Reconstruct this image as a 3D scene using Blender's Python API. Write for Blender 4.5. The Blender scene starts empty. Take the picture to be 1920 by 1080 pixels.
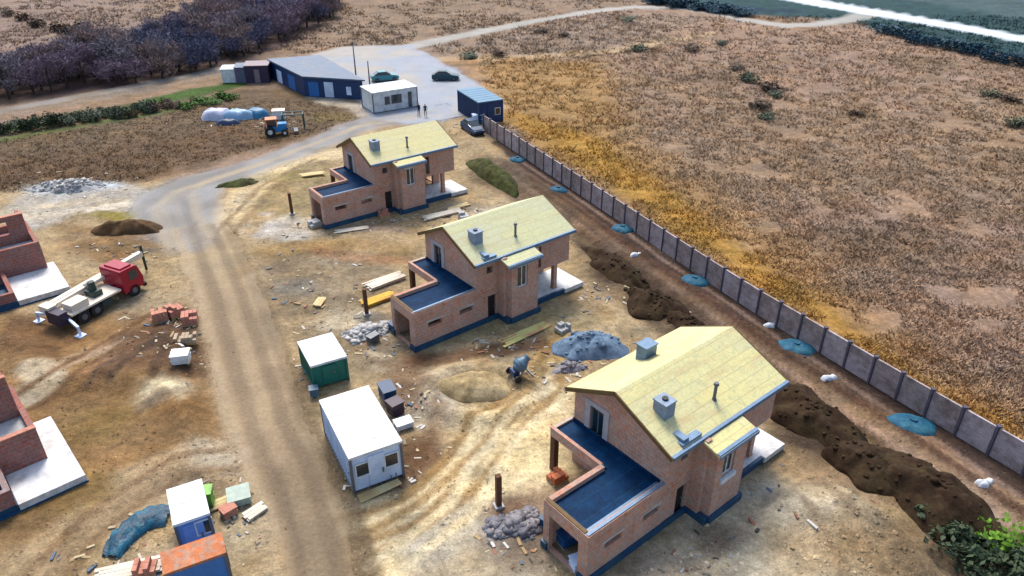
import bpy, bmesh, math, random
import numpy as np
from mathutils import Vector, Matrix
R=math.radians
random.seed(7); rs=np.random.RandomState(5)
scene=bpy.context.scene; col=scene.collection

# ------------------------------------------------------------ camera model
F=1396.2; PIT=R(29.75); H=30.0
def at(px,py,z=0.0):
    a=(px-960)/F; b=-(py-540)/F
    d=(a, math.cos(PIT)+b*math.sin(PIT), -math.sin(PIT)+b*math.cos(PIT))
    t=(z-H)/d[2]
    return (d[0]*t, d[1]*t)
cd=bpy.data.cameras.new('camera'); cam=bpy.data.objects.new('camera',cd); col.objects.link(cam)
cam.location=(0,0,H); cam.rotation_euler=(R(90)-PIT,0,0)
cd.sensor_width=36; cd.lens=F/1920*36; cd.clip_end=5000; cd.clip_start=0.5
scene.camera=cam

# ------------------------------------------------------------ light
SUN_AZ=R(-16); SUN_EL=R(56)      # azimuth from +Y towards +X
sd=Vector((math.sin(SUN_AZ)*math.cos(SUN_EL), math.cos(SUN_AZ)*math.cos(SUN_EL), math.sin(SUN_EL)))
sl=bpy.data.lights.new('sun','SUN'); sl.energy=2.3; sl.angle=R(20); sl.color=(1.0,.94,.86)
so=bpy.data.objects.new('sun',sl); col.objects.link(so); so.rotation_euler=sd.to_track_quat('Z','Y').to_euler()
w=bpy.data.worlds.new("World"); scene.world=w; w.use_nodes=True
nt=w.node_tree; nt.nodes.clear()
sky=nt.nodes.new('ShaderNodeTexSky'); sky.sky_type='NISHITA'; sky.sun_disc=False
sky.sun_elevation=SUN_EL; sky.sun_rotation=SUN_AZ; sky.air_density=1.2; sky.dust_density=3.0
bg=nt.nodes.new('ShaderNodeBackground'); bg.inputs[1].default_value=.15
wo=nt.nodes.new('ShaderNodeOutputWorld'); nt.links.new(sky.outputs[0],bg.inputs[0]); nt.links.new(bg.outputs[0],wo.inputs[0])
scene.view_settings.view_transform='Standard'; scene.view_settings.look='None'; scene.view_settings.exposure=0.90

# ------------------------------------------------------------ materials
def s2l(c): 
    c=np.asarray(c,float)/255.; return np.where(c<=.04045,c/12.92,((c+.055)/1.055)**2.4)
K=.57
def A(r,g,b,k=K): return tuple(s2l((r,g,b))*k)
def N(nt,t,**kw):
    n=nt.nodes.new(t)
    for k,v in kw.items():
        if k.startswith('i_'): n.inputs[k[2:].replace('_',' ')].default_value=v
        else: setattr(n,k,v)
    return n
def new_mat(name):
    m=bpy.data.materials.new(name); m.use_nodes=True; t=m.node_tree
    return m,t,t.nodes['Principled BSDF']
def tint(t,colsock,scale=3.0,amt=.25,detail=5,co=None,tone=None):
    """multiply a colour by a noise between 1-amt and 1+amt"""
    n=N(t,'ShaderNodeTexNoise'); n.inputs['Scale'].default_value=scale; n.inputs['Detail'].default_value=detail; n.inputs['Roughness'].default_value=.65
    if co is not None: t.links.new(co,n.inputs['Vector'])
    r=N(t,'ShaderNodeMapRange'); r.inputs[1].default_value=.28; r.inputs[2].default_value=.72; r.inputs[3].default_value=1-amt; r.inputs[4].default_value=1+amt
    t.links.new(n.outputs[0],r.inputs[0])
    v=N(t,'ShaderNodeVectorMath',operation='SCALE'); t.links.new(colsock,v.inputs[0]); t.links.new(r.outputs[0],v.inputs['Scale'])
    return v.outputs[0]
def blend(t,a,b,fac):
    m=N(t,'ShaderNodeMix',data_type='RGBA'); 
    for s,i in ((fac,0),(a,6),(b,7)):
        if hasattr(s,'links') or isinstance(s,bpy.types.NodeSocket): t.links.new(s,m.inputs[i])
        elif i==0: m.inputs[0].default_value=s
        else: m.inputs[i].default_value=(*s,1)
    return m.outputs[2]
def objco(t): return N(t,'ShaderNodeTexCoord').outputs['Object']
def geopos(t): return N(t,'ShaderNodeNewGeometry').outputs['Position']
def rgb(t,c):
    n=N(t,'ShaderNodeRGB'); n.outputs[0].default_value=(*c,1); return n.outputs[0]
def bump(t,b,scale,strength,dist=.05,co=None):
    n=N(t,'ShaderNodeTexNoise'); n.inputs['Scale'].default_value=scale; n.inputs['Detail'].default_value=6
    if co is not None: t.links.new(co,n.inputs['Vector'])
    u=N(t,'ShaderNodeBump'); u.inputs['Strength'].default_value=strength; u.inputs['Distance'].default_value=dist
    t.links.new(n.outputs[0],u.inputs['Height']); t.links.new(u.outputs[0],b.inputs['Normal'])
MC={}
def plain(name,c,rough=.7,amt=.18,scale=2.5,metal=0,bmp=.0,c2=None,fac_scale=.6,spec=.4):
    if name in MC: return MC[name]
    m,t,b=new_mat(name); co=objco(t)
    s=rgb(t,c)
    if c2 is not None:
        n=N(t,'ShaderNodeTexNoise'); n.inputs['Scale'].default_value=fac_scale; n.inputs['Detail'].default_value=7; n.inputs['Roughness'].default_value=.7
        t.links.new(co,n.inputs['Vector'])
        r=N(t,'ShaderNodeMapRange'); r.inputs[1].default_value=.45; r.inputs[2].default_value=.62; t.links.new(n.outputs[0],r.inputs[0])
        s=blend(t,s,c2,r.outputs[0])
    s=tint(t,s,scale,amt,co=co); s=tint(t,s,scale*5,amt*.6,co=co)
    t.links.new(s,b.inputs['Base Color']); b.inputs['Roughness'].default_value=rough; b.inputs['Metallic'].default_value=metal
    b.inputs['Specular IOR Level'].default_value=spec
    if bmp: bump(t,b,scale*4,bmp,.03,co)
    MC[name]=m; return m
def brickmat(name,c1,c2,mortar,amt=.3,hot=(.4,.16,.08)):
    if name in MC: return MC[name]
    m,t,b=new_mat(name); co=objco(t)
    sp=N(t,'ShaderNodeSeparateXYZ'); t.links.new(co,sp.inputs[0])
    ad=N(t,'ShaderNodeMath',operation='ADD'); t.links.new(sp.outputs[0],ad.inputs[0]); t.links.new(sp.outputs[1],ad.inputs[1])
    cb=N(t,'ShaderNodeCombineXYZ'); t.links.new(ad.outputs[0],cb.inputs[0]); t.links.new(sp.outputs[2],cb.inputs[1])
    br=N(t,'ShaderNodeTexBrick'); t.links.new(cb.outputs[0],br.inputs[0])
    br.inputs['Color1'].default_value=(*c1,1); br.inputs['Color2'].default_value=(*c2,1); br.inputs['Mortar'].default_value=(*mortar,1)
    br.inputs['Scale'].default_value=1; br.inputs['Brick Width'].default_value=.40; br.inputs['Row Height'].default_value=.25; br.inputs['Mortar Size'].default_value=.024; br.inputs['Bias'].default_value=-.1
    br.inputs['Mortar Smooth'].default_value=.3
    # mortar smears and dusty patches
    n=N(t,'ShaderNodeTexNoise'); n.inputs['Scale'].default_value=.9; n.inputs['Detail'].default_value=8; n.inputs['Roughness'].default_value=.72
    t.links.new(co,n.inputs['Vector'])
    r=N(t,'ShaderNodeMapRange'); r.inputs[1].default_value=.48; r.inputs[2].default_value=.7; r.inputs[4].default_value=.5; t.links.new(n.outputs[0],r.inputs[0])
    s=blend(t,br.outputs[0],mortar,r.outputs[0])
    n=N(t,'ShaderNodeTexNoise'); n.inputs['Scale'].default_value=1.3; n.inputs['Detail'].default_value=4; t.links.new(co,n.inputs['Vector']); n.inputs['Roughness'].default_value=.8
    r=N(t,'ShaderNodeMapRange'); r.inputs[1].default_value=.55; r.inputs[2].default_value=.68; r.inputs[4].default_value=.7; mpx=N(t,'ShaderNodeMapping'); mpx.inputs['Location'].default_value=(7,3,5); t.links.new(co,mpx.inputs[0]); t.links.new(mpx.outputs[0],n.inputs['Vector']); t.links.new(n.outputs[0],r.inputs[0])
    s=blend(t,s,hot,r.outputs[0])
    s=tint(t,s,4,amt,co=co); s=tint(t,s,.6,.15,co=co)
    t.links.new(s,b.inputs['Base Color']); b.inputs['Roughness'].default_value=.9; b.inputs['Specular IOR Level'].default_value=.2
    u=N(t,'ShaderNodeBump'); u.inputs['Strength'].default_value=.6; u.inputs['Distance'].default_value=.02; t.links.new(br.outputs[1],u.inputs['Height']); u.invert=True; t.links.new(u.outputs[0],b.inputs['Normal'])
    MC[name]=m; return m
def boardmat(name,c1,c2,c3,bw=2.4,rh=.62,gap=(.2,.17,.08)):
    m,t,b=new_mat(name); co=objco(t)
    br=N(t,'ShaderNodeTexBrick'); t.links.new(co,br.inputs[0])
    br.inputs['Color1'].default_value=(*c1,1); br.inputs['Color2'].default_value=(*c2,1); br.inputs['Mortar'].default_value=(*gap,1)
    br.inputs['Scale'].default_value=1; br.inputs['Brick Width'].default_value=bw; br.inputs['Row Height'].default_value=rh; br.inputs['Mortar Size'].default_value=.012
    n=N(t,'ShaderNodeTexNoise'); n.inputs['Scale'].default_value=1.1; n.inputs['Detail'].default_value=7; n.inputs['Roughness'].default_value=.75
    mp=N(t,'ShaderNodeMapping'); mp.inputs['Scale'].default_value=(.35,1.6,1); t.links.new(co,mp.inputs[0]); t.links.new(mp.outputs[0],n.inputs['Vector'])
    r=N(t,'ShaderNodeMapRange'); r.inputs[1].default_value=.48; r.inputs[2].default_value=.7; r.inputs[4].default_value=.8; t.links.new(n.outputs[0],r.inputs[0])
    s=blend(t,br.outputs[0],c3,r.outputs[0])
    n=N(t,'ShaderNodeTexNoise'); n.inputs['Scale'].default_value=2.6; n.inputs['Detail'].default_value=5; n.inputs['Roughness'].default_value=.7; t.links.new(co,n.inputs['Vector'])
    r=N(t,'ShaderNodeMapRange'); r.inputs[1].default_value=.5; r.inputs[2].default_value=.66; r.inputs[4].default_value=.55; t.links.new(n.outputs[0],r.inputs[0]); s=blend(t,s,A(194,202,158,.6),r.outputs[0])
    s=tint(t,s,9,.16,co=co)
    t.links.new(s,b.inputs['Base Color']); b.inputs['Roughness'].default_value=.75; b.inputs['Specular IOR Level'].default_value=.3
    return m

M_brick=brickmat('clay_block',A(208,150,124,.68),A(190,158,144,.68),A(196,180,168,.68),.2,A(210,128,86,.62))
M_brick_dark=brickmat('red_clay_block',A(178,108,94,.6),A(160,116,108,.6),A(160,142,138,.6),.25,A(196,104,72,.55))
M_osb=boardmat('roof_board',A(236,226,158,.64),A(226,220,168,.63),A(216,186,136,.6),gap=A(190,176,128,.6))
M_osb2=boardmat('roof_board_greenish',A(222,220,168,.6),A(214,214,178,.6),A(212,196,146,.58),gap=A(180,174,130,.6))
M_osb3=boardmat('roof_board_yellow',A(230,220,158,.6),A(224,216,168,.6),A(220,200,142,.6),gap=A(188,178,124,.6))
M_verge=plain('verge_wood',A(120,96,56),.8)
M_flash=plain('flashing_sheet',A(112,142,172,.62),.45,.2,metal=.2)
def membrane():
    m,t,b=new_mat('bitumen_membrane'); co=objco(t)
    br=N(t,'ShaderNodeTexBrick'); t.links.new(co,br.inputs[0]); br.offset=0
    br.inputs['Color1'].default_value=(.002,.020,.060,1); br.inputs['Color2'].default_value=(.0025,.026,.074,1); br.inputs['Mortar'].default_value=(.006,.038,.075,1)
    br.inputs['Scale'].default_value=1; br.inputs['Brick Width'].default_value=6; br.inputs['Row Height'].default_value=1.0; br.inputs['Mortar Size'].default_value=.022
    s=tint(t,br.outputs[0],1.3,.45,co=co); s=tint(t,s,9,.25,co=co)
    t.links.new(s,b.inputs['Base Color']); b.inputs['Roughness'].default_value=.6; b.inputs['Specular IOR Level'].default_value=.06
    bump(t,b,2.2,.35,.05,co); return m
M_memb=membrane()
M_plinth=plain('navy_waterproofing',A(16,66,104,.75),.5,.3,c2=A(40,90,110,.6))
M_conc=plain('concrete',A(205,205,205,.6),.85,.12,c2=A(180,178,172,.6))
M_slab=plain('white_concrete_slab',A(232,232,232,.68),.8,.1,c2=A(200,198,196,.66),fac_scale=1.1)
M_white=plain('white_sheet_metal',A(236,241,247,.68),.5,.08,c2=A(205,210,212,.68),fac_scale=1.4)
M_whitewall=plain('shade_blue_white',A(190,208,232,.95),.55,.1,c2=A(170,186,210,.9))  # white container walls, bluish shade put into the colour
M_green=plain('green_container_paint',A(8,104,92,.8),.5,.2)
M_greyt=plain('grey_metal',A(120,125,132),.5,.15,metal=.3)
M_dark=plain('dark_opening',A(30,34,42),.6,.2)
M_black=plain('black_rubber',A(34,34,38,.7),.8,.2)
M_glass=plain('dark_glass',A(22,52,66,.5),.12,.1,spec=.8)
M_red=plain('crimson_paint',A(176,12,52,.62),.35,.12)
M_pale=plain('pale_painted_steel',A(226,214,196,.75),.5,.12)
M_navy=plain('navy_cladding',A(14,52,98,.8),.5,.25)
M_navyroof=plain('blue_roof_sheet',A(70,130,165,.6),.4,.2)
M_greyroof=plain('grey_roof_sheet',A(92,120,152,.5),.6,.2,c2=A(118,128,146,.5))
M_wood=plain('timber',A(225,205,150,.62),.8,.2,c2=A(205,170,110))
M_woodp=plain('pale_timber',A(236,226,205,.65),.8,.15,c2=A(215,200,180))
M_woody=plain('yellow_timber',A(214,176,60,.7),.8,.2,c2=A(200,140,60))
M_woodg=plain('green_yellow_board',A(218,212,130,.7),.8,.2,c2=A(214,150,110))
M_post=plain('dark_timber',A(108,72,48),.85,.25)
M_barrow=plain('blue_grey_steel',A(80,110,130,.7),.45,.3)
M_tarp=plain('blue_tarpaulin',A(14,78,108,.5),.55,.4,bmp=1,c2=A(30,120,150,.5),fac_scale=2)
M_teal=plain('teal_plastic',A(30,100,132,.55),.7,.35,c2=A(70,130,150,.5),bmp=.3,spec=.2)
M_bluegravel=plain('blue_grey_gravel',A(116,142,166,.62),.9,.35,scale=4,c2=A(84,108,132,.58),bmp=.9)
M_greygravel=plain('grey_gravel',A(150,146,150,.62),.9,.3,scale=4,c2=A(120,120,130),bmp=.9)
M_soil=plain('dark_topsoil',A(74,56,42,.42),.95,.4,scale=1.6,c2=A(84,70,48,.4),fac_scale=.8,bmp=1,spec=.1)
M_soilb=plain('brown_soil',A(124,96,68,.52),.95,.35,scale=1.8,c2=A(96,76,56),bmp=1,spec=.1)
M_sand=plain('sand',A(206,186,144),.95,.2,scale=2,c2=A(188,164,120),bmp=1,spec=.1)
M_rubble=plain('pale_rubble',A(206,204,200),.9,.3,scale=3,c2=A(170,172,176),bmp=.6)
M_pallet=plain('clay_brick_pallet',A(206,142,120,.62),.9,.3,scale=4)

# ------------------------------------------------------------ object helpers
def tag(o,label=None,cat=None,group=None,kind=None):
    if label: o['label']=label
    if cat: o['category']=cat
    if group: o['group']=group
    if kind: o['kind']=kind
    return o
def empty(name,loc,rz=0,label=None,cat=None,group=None,par=None):
    o=bpy.data.objects.new(name,None); col.objects.link(o); o.location=loc; o.rotation_euler=(0,0,rz); o.empty_display_size=.3
    if par: o.parent=par
    return tag(o,label,cat,group)
def children(o): return [c for c in bpy.data.objects if c.parent==o]
def dup(o,loc,rz,scale=None,label=None,group=None):
    r=o.copy(); col.objects.link(r); r.location=loc; r.rotation_euler=(0,0,rz)
    if scale: r.scale=scale
    if label: r['label']=label
    if group: r['group']=group
    for ch in list(o.children):
        c=ch.copy(); col.objects.link(c); c.parent=r
        for g in list(ch.children):
            d=g.copy(); col.objects.link(d); d.parent=c
    return r
class MB:
    def __init__(s): s.v=[]; s.f=[]; s.m=[]
    def add(s,vs,fs,mi=0):
        o=len(s.v); s.v+= [tuple(p) for p in vs]; s.f+=[tuple(i+o for i in f) for f in fs]; s.m+=[mi]*len(fs); return s
    def box(s,x0,x1,y0,y1,z0,z1,mi=0,M=None):
        vs=[(x,y,z) for z in (z0,z1) for x,y in ((x0,y0),(x1,y0),(x1,y1),(x0,y1))]
        if M: vs=[tuple(M@Vector(p)) for p in vs]
        if (x1-x0)*(y1-y0)*(z1-z0)<0: pass
        return s.add(vs,[(0,3,2,1),(4,5,6,7),(0,1,5,4),(1,2,6,5),(2,3,7,6),(3,0,4,7)],mi)
    def prism(s,poly,z0,z1,mi=0):
        n=len(poly); zz0=z0 if hasattr(z0,'__len__') else [z0]*n; zz1=z1 if hasattr(z1,'__len__') else [z1]*n
        vs=[(*p[:2],a) for p,a in zip(poly,zz0)]+[(*p[:2],a) for p,a in zip(poly,zz1)]
        return s.add(vs,[tuple(range(n))[::-1],tuple(range(n,2*n))]+[(i,(i+1)%n,n+(i+1)%n,n+i) for i in range(n)],mi)
    def tube(s,p0,p1,r0,r1=None,n=8,mi=0,cap=True):
        r1=r0 if r1 is None else r1; p0=Vector(p0); p1=Vector(p1); d=(p1-p0).normalized()
        a=d.orthogonal().normalized(); b=d.cross(a)
        vs=[]
        for p,r in ((p0,r0),(p1,r1)):
            for i in range(n):
                t=2*math.pi*i/n; vs.append(p+a*(r*math.cos(t))+b*(r*math.sin(t)))
        fs=[(i,(i+1)%n,n+(i+1)%n,n+i) for i in range(n)]
        if cap: fs+=[tuple(range(n))[::-1],tuple(range(n,2*n))]
        return s.add(vs,fs,mi)
    def bar(s,p0,p1,w,h=None,mi=0):
        h=h or w; p0=Vector(p0); p1=Vector(p1); d=(p1-p0).normalized(); up=Vector((0,0,1)) if abs(d.z)<.95 else Vector((1,0,0))
        a=d.cross(up).normalized()*(w/2); b=a.cross(d).normalized()*(h/2)
        vs=[p+q for p in (p0,p1) for q in (-a-b,a-b,a+b,-a+b)]
        return s.add(vs,[(0,3,2,1),(4,5,6,7),(0,1,5,4),(1,2,6,5),(2,3,7,6),(3,0,4,7)],mi)
    def dome(s,cx,cy,z,rx,ry,h,seed=0,n=26,rings=9,rough=.18,mi=0,power=2.0,sink=.15,jit=1):
        r=random.Random(seed); ph=[r.uniform(0,6.28) for _ in range(8)]
        vs=[]
        for k in range(rings+1):
            t=k/rings
            for i in range(n):
                a=2*math.pi*i/n
                wob=1+rough*(math.sin(2*a+ph[0])*.5+math.sin(3*a+ph[1])*.4+math.sin(5*a+ph[2])*.35+math.sin(9*a+ph[3])*.2)
                rr=t*wob
                zz=h*(max(0,1-t**power))**1.0*(1+rough*.9*math.sin(3*a+ph[4]+4*t)*t*1.2)+jit*r.uniform(-1,1)*h*.05*(1 if 0<k<rings else 0)-(sink if k==rings else 0)
                vs.append((cx+rx*rr*math.cos(a),cy+ry*rr*math.sin(a),z+zz))
        fs=[(k*n+i,k*n+(i+1)%n,(k+1)*n+(i+1)%n,(k+1)*n+i) for k in range(rings) for i in range(n)]
        return s.add(vs,fs,mi)
    def build(s,name,mats,par=None,loc=None,smooth=False,rec=True):
        me=bpy.data.meshes.new(name); me.from_pydata(s.v,[],s.f)
        mats=mats if isinstance(mats,(list,tuple)) else [mats]
        for m in mats: me.materials.append(m)
        if len(mats)>1: me.polygons.foreach_set('material_index',s.m)
        if rec:
            bm=bmesh.new(); bm.from_mesh(me); bmesh.ops.recalc_face_normals(bm,faces=bm.faces); bm.to_mesh(me); bm.free()
        if smooth: me.polygons.foreach_set('use_smooth',[True]*len(me.polygons))
        me.update(); o=bpy.data.objects.new(name,me); col.objects.link(o)
        if par: o.parent=par
        if loc: o.location=loc
        return o

# ------------------------------------------------------------ noise, height, ground colour
def _h(ix,iy,sd):
    n=(ix.astype(np.int64)*374761393+iy.astype(np.int64)*668265263+sd*982451653)&0xffffffff
    n=((n^(n>>13))*1274126177)&0xffffffff
    return ((n^(n>>16))&0xffff)/65535.
def vn(x,y,sd=0):
    ix=np.floor(x); iy=np.floor(y); fx=x-ix; fy=y-iy; fx=fx*fx*(3-2*fx); fy=fy*fy*(3-2*fy)
    a=_h(ix,iy,sd); b=_h(ix+1,iy,sd); c=_h(ix,iy+1,sd); d=_h(ix+1,iy+1,sd)
    return (a*(1-fx)+b*fx)*(1-fy)+(c*(1-fx)+d*fx)*fy
def fbm(x,y,sc,sd=0,o=4):
    r=0;a=1;t=0
    for k in range(o): r=r+a*vn(x/sc+13.7*k,y/sc-7.1*k,sd+k); t+=a; a*=.55; sc*=.5
    return r/t
def ss(a,b,x): t=np.clip((x-a)/(b-a),0,1); return t*t*(3-2*t)
def dline(X,Y,pts,ws=None):
    """distance to polyline (world), minus local half width if given"""
    best=np.full(X.shape,1e9)
    for i in range(len(pts)-1):
        (x0,y0),(x1,y1)=pts[i],pts[i+1]; dx,dy=x1-x0,y1-y0; L=dx*dx+dy*dy+1e-9
        t=np.clip(((X-x0)*dx+(Y-y0)*dy)/L,0,1); d=np.hypot(X-x0-t*dx,Y-y0-t*dy)
        if ws is not None: d=d-(ws[i]*(1-t)+ws[i+1]*t)/2
        best=np.minimum(best,d)
    return best
def dpoly(X,Y,pts):
    ins=np.zeros(X.shape,bool); n=len(pts)
    for i in range(n):
        x0,y0=pts[i]; x1,y1=pts[(i+1)%n]
        if y0==y1: continue
        c=((y0>Y)!=(y1>Y))&(X<(x1-x0)*(Y-y0)/(y1-y0)+x0); ins^=c
    d=dline(X,Y,list(pts)+[pts[0]]); return np.where(ins,-d,d)
P=lambda *a:[at(*q) for q in a]
def width_line(l,r):
    """centre line and widths from two edge polylines given in pixels"""
    L=P(*l);Rr=P(*r); return [((a[0]+b[0])/2,(a[1]+b[1])/2) for a,b in zip(L,Rr)],[math.hypot(a[0]-b[0],a[1]-b[1]) for a,b in zip(L,Rr)]
# roads: (name, centre, widths)
gr=width_line([(800,196),(690,218),(600,252),(500,290),(400,318),(315,338),(262,362),(285,415),(322,455)],[(800,232),(700,240),(625,272),(530,308),(450,340),(408,360),(400,385),(402,425),(404,460)])
grey_road=gr
dirt=width_line([(325,425),(345,470),(375,560),(400,680),(425,800),(470,900),(510,1000),(540,1110)],[(425,425),(450,480),(490,570),(535,680),(575,790),(625,880),(650,980),(670,1110)])
far_road=(P((750,92),(870,66),(1000,40),(1100,23),(1190,13),(1270,14),(1340,24),(1400,38),(1470,48),(1530,47),(1590,36),(1640,22)),[5,4.5,4,3.8,3.8,3.8,3.8,4.2,4.5,4.5,5.2,7])
lane=(P((-120,228),(0,207),(120,186),(240,163),(350,142),(450,123),(520,112)),[3.0]*7)
main_road=(P((1430,-14),(1560,10),(1700,34),(1820,55),(1940,78),(2100,108)),[9,8.5,7.5,7,6.2,5.4])
yard=P((585,103),(640,88),(765,84),(800,100),(858,135),(915,170),(945,205),(930,232),(880,215),(830,225),(760,232),(700,222),(672,188),(600,150))
HO=[(2.99,32.56,R(39.2)),(-7.21,52.07,R(38.6)),(-17.63,72.3,R(36.6))]
def hloc(k,u,v):
    x,y,a=HO[k]; c,s=math.cos(a),math.sin(a); return (x+u*c+v*s, y+u*s-v*c)
house_pads=[[hloc(k,*q) for q in ((-6.2,-.9),(11.6,-.9),(11.6,8.9),(-6.2,8.9))] for k in range(3)]
flat_pts=[(-8.7,32.9,4.5),(-12.4,40,3.6),(-16,26.8,3.2),(-14,24,3),(-31.5,49.5,6),(-27.5,32,8),(-41,53,9)]
def height(X,Y):
    near=1-ss(60,110,Y)
    h=(fbm(X,Y,7,3,5)-.5)*.9*near+(fbm(X,Y,1.6,9,4)-.5)*.38*(1-ss(70,130,Y))+(fbm(X,Y,30,4,3)-.5)*1.0*ss(110,160,Y)
    # field right of the fence: tussocky
    f=ss(0,2,(X-(-2))*0.885+(Y-89.7)*0.465)   # signed side of the fence line
    h=h*(1-.4*f)+f*((fbm(X,Y,2.2,31,3)-.5)*.55)
    # sand ring and working mounds
    for (px,py,rx,ry,hh) in ((888,735,3.4,2.6,-.7),(640,555,3,2,.35),(1400,960,4,3,.6),(250,700,5,3,.7),(150,760,5,3,.5),(330,650,2.5,2,.6),(900,900,2,2,.4),(1120,560,3,3,.5),(1560,960,4,2.5,.8),(1650,1030,3,2.5,.7),(360,780,3,2,.5),(60,640,4,2.5,.7)):
        x,y=at(px,py); q=((X-x)/rx)**2+((Y-y)/ry)**2
        if hh<0: h=h+.55*np.exp(-((np.sqrt(q)-1)/.28)**2)-.3*np.exp(-q*2)
        else: h=h+hh*np.exp(-q)*(.7+.6*fbm(X,Y,1.2,77,3))
    # haul-track ruts beside the fence (parallel strips)
    s=(X+2)*0.885+(Y-89.7)*0.465
    inn=ss(-11,-9.5,s)*(1-ss(-.6,.4,s))*(Y<95)
    h=h*(1-.6*inn)-inn*.45*np.exp(-((s+5.2+.5*np.sin(Y*.12))/.9)**2)+inn*.25*np.exp(-((s+7.6)/.8)**2)+.18*inn*np.exp(-((s+2.6)/.5)**2)
    # flatten
    m=np.ones(X.shape)
    for pad in house_pads: m=np.minimum(m,ss(0,2.0,dpoly(X,Y,pad)))
    for x,y,r in flat_pts: m=np.minimum(m,ss(0,2,np.hypot(X-x,Y-y)-r*.8))
    for c,ws in (grey_road,dirt,far_road,lane,main_road): m=np.minimum(m,ss(.25,2.0,dline(X,Y,c,ws)))
    m=np.minimum(m,ss(.25,2.5,dpoly(X,Y,yard)))
    m=np.minimum(m,ss(.2,1.2,np.abs(s)))
    m=np.where((np.abs(s)<1.2)&(Y>95),np.maximum(m,ss(95,100,Y)),m)
    return h*m
def h1(x,y): return float(height(np.array([float(x)]),np.array([float(y)]))[0])

OPS=[]
def blob(px,py,rx,ry,c,a=1,rot=0,soft=.6): OPS.append(('b',at(px,py),rx,ry,rot,c,a,soft))
def st(pts,wd,c,a=1,soft=.5): OPS.append(('s',P(*pts),wd,c,a,soft))
def po(pts,c,a=1,soft=1.): OPS.append(('p',P(*pts),c,a,soft))
# --- big areas (colours as they look in daylight, 0-255) ---
po([(0,240),(200,215),(440,170),(560,160),(690,215),(600,250),(250,345),(0,372),(-300,420),(-300,260)],(118,98,74),1,2)   # left field
po([(0,300),(240,270),(460,230),(560,250),(300,330),(0,365),(-200,380)],(116,88,62),.6,3)
po([(860,95),(960,100),(1150,120),(1180,260),(1400,420),(1600,560),(1760,700),(1920,790),(2300,1100),(2300,1250),(1850,860),(1400,560),(1100,330),(930,215)],(176,136,72),.75,5)
po([(960,210),(1130,260),(1300,400),(1500,540),(1700,690),(1920,800),(1920,850),(1500,590),(1200,390),(940,225)],(178,134,44),.75,1.6)
po([(640,100),(560,30),(620,-40),(1300,-40),(1200,8),(1000,38),(760,84)],(150,128,106),.75,4)
po([(760,92),(1000,48),(1200,20),(1340,28),(1180,100),(900,110)],(158,136,116),.8,3)
st([(800,112),(950,108),(1100,100),(1230,82),(1330,62)],2.4,(196,168,130),.8,1)
st([(830,125),(950,118),(1100,108),(1220,90),(1320,70)],.8,(110,92,66),.7,.6)
po([(-300,90),(-300,-60),(320,-60),(300,60),(200,90),(0,105)],(148,126,112),.85,6)
po([(0,195),(0,120),(220,95),(330,30),(600,-40),(640,10),(600,60),(480,110),(250,165)],(80,64,66),.9,4)
# top-right dark green ground and strip, blue of the haze painted in
po([(1150,-5),(1480,-40),(2400,-60),(2400,220),(1920,112),(1700,70),(1600,44),(1500,32),(1400,28),(1300,6)],(40,80,84),.97,2.0)
po([(1500,-20),(1700,0),(1920,38),(2400,130),(2400,-60),(1500,-60)],(78,102,104),.97,2.5)
st([(1720,72),(1820,90),(1960,118)],3.,(24,58,84),.8,2)
st([(1250,0),(1380,14),(1480,22)],3.5,(34,58,80),.8,2)
# verge left
st([(-100,262),(0,243),(120,222),(250,200),(350,180),(440,158)],4.2,(84,92,56),.9,1)
st([(300,188),(370,172),(440,158)],3.6,(74,108,40),.85,.8)
st([(-60,275),(100,244),(220,226),(330,205)],1.6,(98,116,62),.7,.7)
st([(0,212),(240,170),(450,128)],4.2,(150,136,120),.7,1)
# construction site base
po([(-400,400),(60,352),(250,340),(420,330),(600,270),(700,240),(900,215),(960,300),(1100,420),(1400,620),(1650,800),(1900,1000),(2400,1400),(-700,1400)],(182,158,118),1,2)
po([(-300,580),(0,600),(330,560),(400,700),(440,850),(300,900),(100,1000),(-400,1300)],(150,114,70),.9,1.5)
po([(100,420),(340,440),(330,500),(260,540),(120,470)],(138,106,66),.8,1)
po([(480,470),(700,440),(760,520),(650,600),(760,650),(700,700),(560,640),(500,560)],(148,130,102),.8,1)
po([(480,300),(600,280),(640,330),(560,420),(470,420)],(160,142,98),.8,1)
po([(940,300),(1000,300),(1300,530),(1600,760),(1920,990),(2200,1200),(2000,1250),(1620,870),(1330,660),(1080,440),(900,350)],(124,98,74),.95,1.2)   # corridor beside the fence
st([(935,268),(1150,420),(1400,592),(1650,751),(1920,917),(2150,1050)],1.7,(62,48,46),.9,.5)  # dark strip along the fence foot, fence shadow painted into the earth
st([(960,330),(1150,460),(1400,640),(1650,810),(1900,985)],.5,(176,146,122),.9,.25)
st([(990,330),(1180,462),(1420,630),(1680,800),(1920,965)],.6,(84,58,46),.85,.25)
st([(950,345),(1150,485),(1390,665),(1620,840),(1800,985)],.5,(172,150,112),.9,.25)
po([(1100,450),(1180,500),(1330,600),(1280,640),(1150,560)],(76,58,46),.7,.8)
po([(1450,690),(1560,760),(1640,850),(1560,860),(1450,820)],(70,54,42),.6,.8)
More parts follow.
